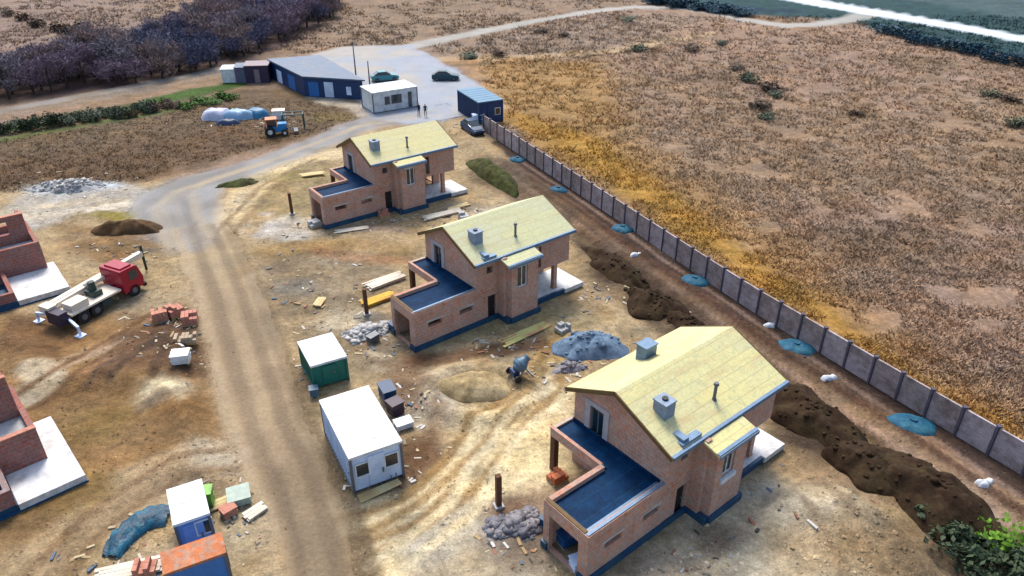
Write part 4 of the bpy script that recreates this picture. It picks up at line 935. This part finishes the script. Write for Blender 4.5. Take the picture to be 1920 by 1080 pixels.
# curved blue tarpaulin
pts=[(208,1048),(225,1020),(252,990),(285,970),(318,968)]; wp=[at(*p) for p in pts]; ox,oy=wp[2]
mb=MB(); q=smooth_line(resample([(x-ox,y-oy) for x,y in wp],[1.0,1.3,1.5,1.6,1.5],.2),8); n=len(q); rr=random.Random(3); V=[]
for i in range(n):
    d=q[min(n-1,i+1)]-q[max(0,i-1)]; L_=math.hypot(d[0],d[1]); nn=(-d[1]/L_,d[0]/L_)
    for j in range(11):
        t_=(j/10-.5); z=.32*math.cos(t_*math.pi)**.6*min(1,(i+1)/5,(n-i)/5)+.1+rr.uniform(-.13,.13) if 0<j<10 else -.05
        V.append((q[i][0]+nn[0]*t_*q[i][2],q[i][1]+nn[1]*t_*q[i][2],z))
mb.add(V,[(i*11+j,i*11+j+1,(i+1)*11+j+1,(i+1)*11+j) for i in range(n-1) for j in range(10)])
tag(mb.build('tarpaulin',M_tarp,None,(ox,oy,h1(ox,oy)),smooth=True),'crumpled dark blue tarpaulin in an arc left of the small white-roofed cabin','tarpaulin')
planks(245,1072,3.4,4,2,R(15),M_woodp,'loose pale boards at the bottom left edge')
pallet(275,1072,.2,1.0,.8,.5,M_pallet,'brick pallet beside the loose boards at the bottom left edge',group=None)

# ------------------------------------------------------------ crane truck
cxy=at(238,548); rxy=at(128,607); ang=math.atan2(cxy[1]-rxy[1],cxy[0]-rxy[0]); Lt=math.hypot(cxy[0]-rxy[0],cxy[1]-rxy[1])
t=empty('crane_truck',(*rxy,0),ang,'truck with crimson cab and long pale folded boom near the square white slab','truck')
L0=max(6.2,Lt); 
mb=MB(); mb.box(-.3,L0-.2,-.45,-.25,.75,.95); mb.box(-.3,L0-.2,.25,.45,.75,.95)
for xx in (0,1.2,2.4,3.6,4.8): mb.box(xx-.08,xx+.08,-.25,.25,.78,.92)
mb.box(2.3,3.2,-1.15,-.5,.45,.9); mb.box(2.2,3.3,.5,1.15,.45,.9)
mb.build('chassis',plain('dark_chassis',A(46,66,66,.6),.6,.3),t)
# cab
mb=MB(); c0=L0-1.9; prof=[(c0,.6),(L0-.05,.6),(L0,1.35),(L0-.3,2.35),(L0-.45,2.5),(c0+.05,2.5),(c0,2.3)]
n=len(prof); vs=[(x,-1.15,z) for x,z in prof]+[(x,1.15,z) for x,z in prof]; mb.add(vs,[tuple(range(n)),tuple(range(n,2*n))]+[(i,(i+1)%n,n+(i+1)%n,n+i) for i in range(n)])
mb.box(c0+.3,L0-.6,-.9,.9,2.5,2.62); cab=mb.build('cab',M_red,t)
mb=MB(); mb.prism([(L0-.01,-1.0),(L0+.03,-1.0),(L0+.03,1.0),(L0-.01,1.0)],1.4,1.42); 
vs=[(L0+.01,-1,1.42),(L0+.01,1,1.42),(L0-.26,1,2.3),(L0-.26,-1,2.3)]; mb.add(vs+[(x-.05,y,z) for x,y,z in vs],[(0,1,2,3),(7,6,5,4),(0,4,5,1),(1,5,6,2),(2,6,7,3),(3,7,4,0)])
for s in (-1,1): mb.box(c0+.7,L0-.45,s*1.155-.015,s*1.155+.015,1.45,2.2)
mb.build('windscreen',M_glass,cab)
for s in (-1,1): mb=MB(); mb.box(L0-.02,L0+.05,s*.85-.2,s*.85+.2,.8,1.0); mb.build('headlight',M_white,cab)
mb=MB(); mb.box(L0-.1,L0+.15,-1.15,1.15,.4,.7); mb.build('bumper',M_black,t)
for xx in (.7,1.8,L0-1.0):
    for s in (-1,1):
        mb=MB(); mb.tube((xx,s*.8,.5),(xx,s*1.15,.5),.5,.5,20); wh=mb.build('wheel',M_black,t); mb=MB(); mb.tube((xx,s*1.12,.5),(xx,s*1.17,.5),.26,.22,14); mb.build('rim',M_greyt,wh)
mb=MB(); mb.box(-.2,c0-.2,-1.1,1.1,1.0,1.15); mb.box(.1,1.5,-.9,.2,1.15,1.7); mb.build('deck',M_pale,t)
mb=MB(); mb.tube((2.6,0,1.1),(2.6,0,2.3),.32,.26,14); mb.box(2.2,3.0,-.5,.5,1.15,1.6); mb.build('crane_column',plain('dark_green_grey',A(50,72,66,.6),.5,.3),t)
ba=Vector((-.2,1.25,1.35)); bb=Vector((L0+2.2,1.5,1.7))
mb=MB(); mb.bar(ba,bb,.42,.42); mb.bar(ba+Vector((0,-.5,.1)),ba.lerp(bb,.6)+Vector((0,-.45,.1)),.28,.28); mb.bar((2.6,0,2.25),ba.lerp(bb,.35),.24); mb.box(-.9,-.2,.3,1.4,1.16,1.7); bo=mb.build('boom',M_pale,t)
mb=MB(); mb.tube(bb+Vector((.1,0,.7)),bb+Vector((.1,0,-1.6)),.12,.1,10); mb.build('boom_hose',plain('hose_green',A(60,70,56,.6),.7),bo)
for s,xx in ((-1,-.2),(1,-.2),(1,3.6)):
    mb=MB(); mb.bar((xx,s*.4,.8),(xx-.5,s*2.3,.7),.18); mb.bar((xx-.5,s*2.3,.8),(xx-.5,s*2.3,.06),.14); mb.box(xx-.8,xx-.2,s*2.3-.3,s*2.3+.3,0,.06); mb.build('outrigger',M_whitewall,t)
mb=MB(); mb.box(-1.0,-.31,-.9,.6,.5,1.5); mb.build('hopper',plain('dark_violet_steel',A(46,38,66,.6),.5),t)

# ------------------------------------------------------------ cars in the yard
def car(px,py,rz,mat,lab):
    x,y=at(px,py); t=empty('parked_car',(x,y,.03),rz,lab,'car','cars parked in the yard')
    def loft(secs,name,m,par):
        mb=MB(); V=[]
        for (xx,w_,z0,z1) in secs:
            V+= [(xx,-w_,z0),(xx,-w_*1.0,(z0+z1)/2),(xx,-w_*.86,z1),(xx,w_*.86,z1),(xx,w_,(z0+z1)/2),(xx,w_,z0)]
        n=len(secs); fs=[(i*6+j,i*6+(j+1)%6,(i+1)*6+(j+1)%6,(i+1)*6+j) for i in range(n-1) for j in range(6)]+[tuple(range(6)),tuple(range((n-1)*6,n*6))]
        return mb.add(V,fs).build(name,m,par,smooth=False)
    loft([(-2.15,.72,.35,.85),(-2.0,.84,.25,.98),(-.9,.88,.22,1.0),(1.0,.88,.22,.95),(1.9,.84,.25,.8),(2.15,.7,.35,.65)],'body',mat,t)
    loft([(-1.75,.7,.95,1.05),(-1.15,.74,.95,1.42),(.2,.74,.93,1.45),(.95,.72,.9,.97)],'windows',M_glass,t)
    mb=MB(); mb.box(-1.1,.15,-.62,.62,1.44,1.48); mb.build('roof',mat,t)
    for xx in (-1.35,1.35):
        for s in (-1,1): mb=MB(); mb.tube((xx,s*.7,.32),(xx,s*.9,.32),.32,.32,16); wh=mb.build('wheel',M_black,t); mb=MB(); mb.tube((xx,s*.88,.32),(xx,s*.915,.32),.18,.16,10); mb.build('rim',M_greyt,wh)
    for s in (-1,1):
        mb=MB(); mb.box(2.02,2.14,s*.55-.13,s*.55+.13,.55,.68); mb.build('headlight',M_white,t)
        mb=MB(); mb.box(-2.16,-2.05,s*.6-.12,s*.6+.12,.6,.75); mb.build('tail_light',M_red,t)
car(836,150,.0,plain('dark_teal_paint',A(16,58,76,.7),.3,.1),'dark teal car parked alone on the right of the grey yard')
car(722,151,.35,plain('teal_paint',A(60,140,150,.7),.3,.1),'teal car behind the white kiosk')
car(886,247,-1.1,plain('dark_blue_paint',A(24,60,96,.7),.3,.1),'dark blue car parked before the navy container')
crate(895,232,1.2,.9,1.2,.3,M_whitewall,'pale_crate','pale crate between the navy container and the dark blue car','crate')
# flag masts / lamp posts
for px,top,lb in (((668,147),5.6,'taller dark mast in the grey yard, left of the other'),((694,165),3.9,'shorter mast just behind the white kiosk')):
    x,y=at(*px); t=empty('mast',(x,y,0),0,lb,'mast'); mb=MB(); mb.tube((0,0,0),(0,0,top*1.0),.13,.07,10); mb.build('pole',M_greyt,t)
    mb=MB(); mb.box(-.3,.3,-.3,.3,0,.25); mb.build('base',M_conc,t); mb=MB(); mb.tube((0,0,top),(0,0,top+.16),.14,.05,10); mb.build('cap',M_greyt,t)

# ------------------------------------------------------------ blue machine and covered piles in the left field
def tarp_pile(px,py,rx,ry,h,rz,mat,lab,seed):
    x,y=at(px,py); z=h1(x,y); t=empty('covered_pile',(x,y,z),rz,lab,'covered pile','tarpaulin covered piles in the left field')
    mb=MB(); mb.dome(0,0,0,rx,ry,h,seed=seed,n=22,rings=7,rough=.15,power=4); mb.build('cover',mat,t,smooth=True)
    mb=MB()
    for s in (-.5,.5): mb.bar((rx*s,-ry*1.02,.02),(rx*s,-ry*1.02,.18),.25,.2)
    mb.build('weight',M_greygravel,t)
M_ltarp=plain('pale_lilac_tarp',A(186,192,214,.7),.5,.15,bmp=.3); M_btarp=plain('mid_blue_tarp',A(40,116,156,.7),.5,.25,bmp=.3)
tarp_pile(408,222,2.3,1.4,1.3,.1,M_ltarp,'pale lilac covered pile, leftmost in the field by the grey road',2)
tarp_pile(447,222,2.3,1.3,1.2,.1,plain('pale_blue_tarp',A(140,176,206,.7),.5,.15,bmp=.3),'pale blue covered pile in the middle of the field piles',4)
tarp_pile(482,218,2.0,1.2,1.1,.1,M_btarp,'teal blue covered pile right of the pale ones',6)
tarp_pile(428,233,1.6,.7,.7,.1,plain('slate_tarp',A(50,66,100,.7),.5,.2),'dark slate covered pile in front of the pale ones',8)
x,y=at(520,252); t=empty('site_tractor',(x,y,h1(x,y)),.3,'bright blue machine with orange and white parts beside the grey road','tractor')
mb=MB(); mb.box(-1.2,1.2,-.6,.6,.5,1.2); mb.box(.2,1.3,-.5,.5,1.2,1.5); mb.build('body',plain('bright_blue_paint',A(24,130,196,.75),.35,.15),t)
mb=MB(); 
for sx in (-1.1,.1):
    for sy in (-.55,.55): mb.box(sx-.05,sx+.05,sy-.05,sy+.05,1.2,2.1)
mb.box(-1.2,.2,-.65,.65,2.1,2.2); cb=mb.build('cab',plain('orange_paint',A(226,120,60,.7),.4,.15),t); mb=MB(); mb.box(-1.05,.05,-.5,.5,1.22,2.08); mb.build('glass',M_glass,cb)
for xx,r_ in ((-.8,.65),(.95,.42)):
    for s in (-1,1): mb=MB(); mb.tube((xx,s*.62,r_),(xx,s*.95,r_),r_,r_,18); wh=mb.build('wheel',M_black,t); mb=MB(); mb.tube((xx,s*.93,r_),(xx,s*.97,r_),r_*.5,r_*.45,12); mb.build('rim',M_white,wh)
mb=MB(); mb.bar((1.3,-.4,.9),(2.2,-.4,.4),.1); mb.bar((1.3,.4,.9),(2.2,.4,.4),.1); mb.box(2.1,2.6,-.8,.8,.15,.5); mb.build('bucket',M_greyt,t)
crate(524,222,1.6,1.2,1.2,.2,M_white,'white_crate','white crate behind the bright blue machine','crate',plain('peach_lid',A(240,214,196,.7),.6))
x,y=at(552,240); t=empty('steel_frame',(x,y,h1(x,y)),.2,'dark green steel frame right of the bright blue machine','steel frame')
mb=MB()
for sx in (-1.3,1.3):
    for sy in (-.7,.7): mb.bar((sx,sy,0),(sx,sy,1.9),.12)
mb.build('upright',plain('dark_green_steel',A(40,78,82,.6),.5),t)
mb=MB(); 
for sy in (-.7,.7): mb.bar((-1.3,sy,1.95),(1.3,sy,1.95),.12)
for sx in (-1.3,0,1.3): mb.bar((sx,-.7,1.95),(sx,.7,1.95),.1)
mb.build('crossbar',MC['dark_green_steel'],t)

# ------------------------------------------------------------ people
def person(px,py,rz,lab,top,leg):
    x,y=at(px,py)
    J=dict(pel=(0,0,.95),che=(0,.01,1.3),nec=(0,.01,1.5),hd0=(0,.02,1.58),hd1=(0,.02,1.74),
      hl=(-.1,0,.9),kl=(-.11,.03,.5),al=(-.12,-.02,.08),fl=(-.13,.14,.04),hr=(.1,0,.9),kr=(.12,.06,.5),ar=(.13,.06,.08),fr=(.14,.22,.04),
      sl=(-.2,0,1.44),el=(-.27,.03,1.16),wl=(-.24,.15,.95),gl=(-.23,.2,.87),sr=(.2,0,1.44),er=(.27,.0,1.16),wr=(.27,.08,.92),g2=(.26,.12,.84))
    Ed=[('pel','che'),('che','nec'),('nec','hd0'),('hd0','hd1'),('pel','hl'),('hl','kl'),('kl','al'),('al','fl'),('pel','hr'),('hr','kr'),('kr','ar'),('ar','fr'),('che','sl'),('sl','el'),('el','wl'),('wl','gl'),('che','sr'),('sr','er'),('er','wr'),('wr','g2')]
    rad=dict(pel=.15,che=.17,nec=.065,hd0=.09,hd1=.085,hl=.1,kl=.065,al=.05,fl=.04,hr=.1,kr=.065,ar=.05,fr=.04,sl=.07,el=.05,wl=.035,gl=.035,sr=.07,er=.05,wr=.035,g2=.035)
    ks=list(J); me=bpy.data.meshes.new('person'); me.from_pydata([J[k] for k in ks],[(ks.index(a),ks.index(b)) for a,b in Ed],[])
    o=bpy.data.objects.new('person',me); col.objects.link(o)
    md=o.modifiers.new('s','SKIN'); 
    for i,k in enumerate(ks): v=me.skin_vertices[0].data[i]; v.radius=(rad[k],rad[k]*.8); v.use_root=(k=='pel')
    sb=o.modifiers.new('b','SUBSURF'); sb.levels=1; sb.render_levels=1
    dg=bpy.context.evaluated_depsgraph_get(); m2=bpy.data.meshes.new_from_object(o.evaluated_get(dg)); o.modifiers.clear(); o.data=m2
    for m in (plain('skin',A(200,150,120),.6),top,leg,M_black): m2.materials.append(m)
    for p_ in m2.polygons:
        c=p_.center; p_.material_index=3 if (c.z<.1 or c.z>1.7) else 2 if c.z<.95 and abs(c.x)<.2 else 0 if c.z>1.5 or c.z<.92 else 1
        p_.use_smooth=True
    o.location=(x,y,.03); o.rotation_euler=(0,0,rz); tag(o,lab,'person')
person(786,217,2.6,'person in dark jacket standing left of the other behind the farthest roof',plain('dark_jacket',A(40,44,60),.8),plain('dark_trousers',A(34,36,44),.8))
person(798,219,-2.9,'person in dark violet jacket standing right of the other behind the farthest roof',plain('violet_jacket',A(60,50,78),.8),MC['dark_trousers'])

# ------------------------------------------------------------ vegetation
def barkmat(name,c,c2): return plain(name,A(*c,.5),.9,.3,scale=1.2,c2=A(*c2,.5),fac_scale=.5,spec=.1)
M_trunk=barkmat('bark',(90,78,74),(70,60,60))
TW=[barkmat('twigs_purple',(160,138,156),(130,112,130)),barkmat('twigs_brown',(172,148,142),(142,122,124)),barkmat('twigs_blue',(116,118,146),(94,98,124)),barkmat('twigs_grey',(158,150,160),(130,124,134))]
def tree_proto(i,mat):
    r=random.Random(100+i); t=empty('bare_tree',(0,0,0)); hgt=r.uniform(4.6,6.3); tr=MB(); cr=MB()
    tr.tube((0,0,-.2),(r.uniform(-.15,.15),0,hgt*.35),.17,.12,7); tr.tube((0,0,hgt*.34),(.1,.1,hgt*.8),.12,.05,6)
    tips=[]
    for k in range(11):
        z0=hgt*r.uniform(.1,.62); a=r.uniform(0,6.28); l=r.uniform(1.2,2.4); p0=Vector((0,0,z0)); p1=p0+Vector((math.cos(a)*l*.8,math.sin(a)*l*.8,l*r.uniform(.4,1.1)))
        tr.tube(p0,p1,.06,.025,5); tips+=[(p0.lerp(p1,.6),p1-p0),(p1,p1-p0)]
    tips+=[(Vector((.1,.1,hgt*.8)),Vector((0,0,1.5))),(Vector((0,0,hgt*.7)),Vector((0,0,1.5)))]
    for p,d in tips:
        cl=r.uniform(.7,1.15)
        for k in range(40):
            q=p+Vector((r.gauss(0,.42),r.gauss(0,.42),r.gauss(0,.35)))*cl
            dd=(d.normalized()*.5+Vector((r.uniform(-1,1),r.uniform(-1,1),r.uniform(-.2,1.2)))).normalized()*r.uniform(.35,.8)
            sd_=dd.cross(Vector((r.uniform(-1,1),r.uniform(-1,1),r.uniform(-1,1)))).normalized()*r.uniform(.03,.075)
            cr.add([q-sd_,q+sd_,q+dd],[(0,1,2)])
    tr.build('trunk',M_trunk,t); cr.build('crown',mat,t,rec=False)
    return t
protos=[tree_proto(i,TW[i%4]) for i in range(6)]
band=P((-120,215),(0,190),(150,166),(300,152),(440,118),(520,76),(628,34),(640,5),(590,-14),(440,-10),(370,45),(300,80),(240,104),(140,122),(0,140),(-140,160))
bx=[p[0] for p in band]; by=[p[1] for p in band]; placed=[]
rt=random.Random(11); used=set(); tries=0
while len(placed)<285 and tries<30000:
    tries+=1; x=rt.uniform(min(bx),max(bx)); y=rt.uniform(min(by),max(by))
    if dpoly(np.array([x]),np.array([y]),band)[0]>-.3: continue
    if any((x-a)**2+(y-b)**2<2.35**2 for a,b in placed): continue
    placed.append((x,y))
placed.sort(key=lambda q:q[1])
def vprop(x,y): return float(fbm(np.array([x]),np.array([y]),14,300,2)[0])
for x,y in placed:
    v=vprop(x,y); j=0 if v<.42 else 2 if v>.62 else rt.choice([1,3,0]); 
    if rt.random()<.3: j=rt.choice([0,1,2,3])
    i=j if (j>1 or rt.random()<.5) else j+4
    s=rt.uniform(.8,1.15); p=protos[i]; lab=('bare purple-twigged tree','bare brown-twigged tree','bare blue-grey-twigged tree','bare grey-twigged tree')[i%4]+' inside the dense woodland belt at the upper left'
    if i in used: o=dup(p,(x,y,h1(x,y)),rt.uniform(0,6.28),(s*1.25,s*1.25,s*rt.uniform(.85,1.05)))
    else: o=p; o.location=(x,y,h1(x,y)); used.add(i)
    tag(o,lab,'tree','bare trees of the woodland belt, '+lab.split(' tree')[0])
for i,p in enumerate(protos):
    if i not in used:
        for c in list(p.children): bpy.data.objects.remove(c)
        bpy.data.objects.remove(p)
def leafmat(name,c,c2): return plain(name,A(*c,.55),.7,.35,scale=1.5,c2=A(*c2,.5),fac_scale=1.2,spec=.2)
def shrub_proto(i,mat,R_=1.0,hh=1.2,nl=420):
    r=random.Random(200+i); t=empty('shrub',(0,0,0)); cr=MB(); st_=MB()
    for k in range(6): a=r.uniform(0,6.28); st_.tube((0,0,-.1),(math.cos(a)*.5*R_,math.sin(a)*.5*R_,hh*.7),.03,.012,5)
    lob=[(r.gauss(0,.4)*R_,r.gauss(0,.4)*R_,r.uniform(.3,.75)*hh,r.uniform(.35,.6)*R_) for _ in range(7)]
    for k in range(nl):
        lx,ly,lz,lr=r.choice(lob); d=Vector((r.gauss(0,1),r.gauss(0,1),r.gauss(0,1))).normalized()*lr*r.uniform(.7,1.05); q=Vector((lx,ly,lz))+d
        if q.z<.03: q.z=.03
        a=Vector((r.gauss(0,1),r.gauss(0,1),r.gauss(0,1))).normalized(); b=a.orthogonal().normalized(); sz=r.uniform(.08,.17)
        cr.add([q-a*sz,q+b*sz*.6,q+a*sz,q-b*sz*.6],[(0,1,2,3)])
    st_.build('stem',M_trunk,t); cr.build('foliage',mat,t,rec=False); return t
LM=[leafmat('shrub_grey_green',(120,130,104),(92,98,84)),leafmat('shrub_green',(100,144,62),(74,106,50)),leafmat('shrub_brown',(118,98,82),(94,78,72)),leafmat('shrub_dark',(74,92,64),(52,64,52)),leafmat('shrub_lime',(120,168,44),(70,110,36)),leafmat('shrub_haze_teal',(52,96,116),(40,76,100))]  # last entry has the teal of distant haze put into the leaves
SP=[shrub_proto(i,LM[i],1.0,1.2) for i in range(6)]; su=set()
def shrub(i,px,py,s,lab,group=None,sz=1):
    x,y=at(px,py); l=(x,y,h1(x,y)-.05)
    if i in su: o=dup(SP[i],l,rt.uniform(0,6.28),(s,s,s*sz))
    else: o=SP[i]; o.location=l; o.scale=(s,s,s*sz); su.add(i)
    o['label']=lab; o['category']='shrub'
    if group: o['group']=group
    elif 'group' in o: del o['group']
for k in range(30):
    px=-30+k*16; py=250-(px)*.135+((k*37)%7-3)*1.6
    if px<290: shrub(0 if k%3 else 3,px,py-2,rt.uniform(1.0,1.5),'low grey-green shrub in the row along the narrow lane','shrubs along the narrow lane',.9)
    elif px<345: shrub(2,px,py-4,rt.uniform(.9,1.3),'low brown shrub in the row along the narrow lane','brown shrubs along the narrow lane',.8)
    else: shrub(1,px,py-4,rt.uniform(1.1,1.5),'fresh green shrub at the right end of the row along the narrow lane','green shrubs along the narrow lane',.6)
shrub(4,1862,1030,1.45,'bright lime green bush at the lower right',None,.8)
shrub(3,1780,1030,1.5,'dark green bush at the foot of the biggest soil heap',None,.7)
shrub(3,1850,1085,1.6,'dark green bush below the bright lime bush',None,.7)
shrub(3,1820,1060,1.3,'dark green bush left of the bright lime bush',None,.8)
shrub(3,1900,1070,1.3,'dark green bush in the lower right corner',None,.7)
shrub(4,1905,1055,.9,'small lime bush at the right edge beside the large one',None,.7)
shrub(1,1130,478,.7,'small green bush on the soil heap behind the middle house',None,.7)
shrub(3,1170,510,.9,'dark bush on the soil heap behind the middle house',None,.7)
for k,(px,py) in enumerate([(38,38),(70,52),(105,60),(130,66),(20,30),(150,55)]): shrub(2,px,py,2.0,'brown shrub in the pale field at the upper left corner','brown shrubs in the upper left field',.7)
for k,(px,py) in enumerate([(1405,150),(1440,172),(1452,182),(1430,205),(1440,222),(1385,130),(1350,85),(1300,95),(1850,180),(1890,190),(1900,235),(1600,215),(1200,95),(1060,70),(1180,40),(1020,62),(880,110),(930,105)]):
    shrub(2 if k%2 else 0,px,py,rt.uniform(1.2,2.0),'dry shrub scattered in the wide field right of the yard','dry shrubs in the wide field',.5)
for k in range(34):
    px=1215+k*8 if k<24 else 1660+(k-24)*28; py=(4+k*1.1 if k<24 else 66+(k-24)*6.4)+((k*29)%5-2)*1.5
    shrub(5,px,py,rt.uniform(1.8,2.6),'dark haze-teal bush in the hedge beside the far white road' if k>=24 else 'dark haze-teal bush inside the bend of the far road','dark bushes by the far roads '+('(right)' if k>=24 else '(left)'),.6)
# ------------------------------------------------------------ ground cover as stuff
def scatter(name,n,gen,mat,shape,seed,kindlab):
    r=np.random.RandomState(seed); V=[];Fc=[];C_=[]; pts=gen(r,n); Z=height(pts[:,0],pts[:,1]); cc=paint(pts[:,0],pts[:,1]); o=0
    for (x,y,s),z,c in zip(pts,Z,cc):
        v,f,cm=shape(r,s); 
        V.append(v+np.array((x,y,z))); Fc.append(f+o); o+=len(v); C_.append(np.tile(c*cm,(len(v),1)))
    ob=fastmesh(name,np.concatenate(V),np.concatenate(Fc),mat,np.clip(np.concatenate(C_),0,.9),smooth=False); ob['kind']='stuff'; return ob
def tuft(r,s):
    v=[];f=[]
    for k in range(6):
        a=r.uniform(0,6.28); b=r.uniform(0,6.28); d=np.array((math.cos(a),math.sin(a),0))*s*.5*r.uniform(.3,1); w_=np.array((math.cos(b),math.sin(b),0))*s*.10
        top=d+np.array((math.cos(a)*s*.35,math.sin(a)*s*.35,s*r.uniform(.15,.5)))
        v+=[d-w_,d+w_,top]; f.append((3*k,3*k+1,3*k+2))
    return np.array(v),np.array(f),np.array((1.02,1.0,.95))*r.uniform(1.25,1.65)
def rock(r,s):
    v=np.array([(-1,0,0),(0,-1,0),(1,0,0),(0,1,0),(.1,0,1),(0,.1,-.5)],float)*s*r.uniform(.6,1.3,(6,3)); a=r.uniform(0,6.28); R_=np.array([[math.cos(a),-math.sin(a),0],[math.sin(a),math.cos(a),0],[0,0,.7]]); v=v@R_.T
    f=np.array([(0,1,4),(1,2,4),(2,3,4),(3,0,4),(1,0,5),(2,1,5),(3,2,5),(0,3,5)]); g=r.uniform(.8,1.7); return v,f,g
def gen_field(r,n):
    o=[]
    while len(o)<n:
        px=r.uniform(820,2000,4000); py=r.uniform(30,900,4000)
        for a,b in zip(px,py):
            x,y=at(a,b); s=(x+2)*.885+(y-89.7)*.465
            if (s>.6 and y<99) or (y>=99 and a>900+0*(b)): o.append((x,y,r.uniform(.35,.8)*(1+max(0,y-60)/130)))
            if len(o)>=n: break
    o=np.array(o); keep=(dline(o[:,0],o[:,1],far_road[0],far_road[1])>.4)&(dpoly(o[:,0],o[:,1],yard)>1)&(dline(o[:,0],o[:,1],*main_road)>1); m=fbm(o[:,0],o[:,1],4,500,3)>.34; return o[keep&m]
def gen_left(r,n):
    px=r.uniform(-40,700,n); py=r.uniform(190,420,n); o=np.array([(*at(a,b),r.uniform(.3,.6)) for a,b in zip(px,py)])
    poly=P((0,262),(200,232),(440,185),(560,165),(680,222),(600,250),(250,338),(0,362),(-300,420),(-300,300)); return o[dpoly(o[:,0],o[:,1],poly)<-.3]
def gen_site(r,n):
    px=r.uniform(-20,1940,n*3); py=r.uniform(300,1100,n*3); o=np.array([(*at(a,b),.035+.12*r.rand()**3) for a,b in zip(px,py)])
    s=(o[:,0]+2)*.885+(o[:,1]-89.7)*.465; k=(s<-.5)&(dline(o[:,0],o[:,1],*grey_road)>.3)&(fbm(o[:,0],o[:,1],2.5,600,3)>.5)&((dline(o[:,0],o[:,1],*dirt)>-.2)|(r.rand(len(o))<.12))
    for pad in house_pads: k&=dpoly(o[:,0],o[:,1],[( (p[0]) ,p[1]) for p in pad])>-.6
    return o[k][:n]
def gen_far(r,n):
    px=r.uniform(-60,1250,n); py=r.uniform(-20,100,n); o=np.array([(*at(a,b),r.uniform(.7,1.5)) for a,b in zip(px,py)])
    k=(dline(o[:,0],o[:,1],far_road[0],far_road[1])>.6)&(dpoly(o[:,0],o[:,1],yard)>1)&(dpoly(o[:,0],o[:,1],band)>-1)&(dline(o[:,0],o[:,1],*lane)>.6)&(fbm(o[:,0],o[:,1],6,520,3)>.46); k&=~((o[:,0]>30)&(o[:,1]>182)); return o[k]
M_cover=roadmat('dry_stalks',.2,.02)
scatter('dry_grass',32000,gen_field,M_cover,tuft,1,'')
scatter('meadow_grass',9000,gen_left,M_cover,tuft,2,'')
scatter('far_grass',9000,gen_far,M_cover,tuft,4,'')
scatter('stones',6000,gen_site,M_cover,rock,3,'')

def gen_litter(r,n):
    o=[]
    src=[(700,600,5,3),(720,640,4,2),(600,520,5,4),(900,640,5,2),(980,640,4,2),(1000,980,4,3),(1040,1020,3,3),(1200,1050,5,2),(760,420,5,1.6),(600,430,4,2),(880,400,4,2),(660,880,3,2),(760,780,2,3),(420,950,3,2),(240,1060,4,1.5),(320,600,3,2),(345,660,3,2),(1100,560,4,3),(1060,700,3,2),(230,470,4,2),(560,700,2,4),(450,225,7,3),(540,230,5,3),(880,240,3,3),(130,350,6,3),(1360,960,5,3),(500,960,2,2)]
    for k in range(n):
        px,py,a,b=src[r.randint(len(src))]; x,y=at(px,py); o.append((x+r.normal()*a*.6,y+r.normal()*b*.6,r.uniform(.05,.17)))
    o=np.array(o); k=np.ones(len(o),bool)
    for pad in house_pads: k&=dpoly(o[:,0],o[:,1],pad)>-.7
    k&=dline(o[:,0],o[:,1],*dirt)>.3
    return o[k]
LC=np.array([s2l(q) for q in ((216,212,204),(204,186,148),(176,122,96),(108,124,142),(130,124,118),(86,80,78),(178,152,112),(150,112,92),(206,198,182),(196,180,150),(150,138,122))])*.62
def chip(r,s):
    a=r.uniform(0,6.28); lx=s*r.uniform(.6,2.2); ly=s*.5; h=s*r.uniform(.15,.6); v=np.array([(x,y,z) for z in(-.05,h) for x,y in((-lx,-ly),(lx,-ly),(lx,ly),(-lx,ly))]); c_,s_=math.cos(a),math.sin(a)
    v=v@np.array([[c_,s_,0],[-s_,c_,0],[0,0,1]]); f=np.array([(4,5,6,7),(0,1,5,4),(1,2,6,5),(2,3,7,6),(3,0,4,7)]); return v,f,None
def scatter2(name,n,gen,mat,seed):
    r=np.random.RandomState(seed); pts=gen(r,n); Z=height(pts[:,0],pts[:,1]); V=[];Fc=[];C_=[];o=0
    for (x,y,s_),z in zip(pts,Z):
        v,f,_=chip(r,s_); V.append(v+np.array((x,y,z))); Fc.append(f+o); o+=len(v); C_.append(np.tile(LC[r.randint(len(LC))],(len(v),1)))
    ob=fastmesh(name,np.concatenate(V),np.concatenate(Fc),mat,np.concatenate(C_),smooth=False); ob['kind']='stuff'
scatter2('site_litter',1500,gen_litter,M_cover,9)
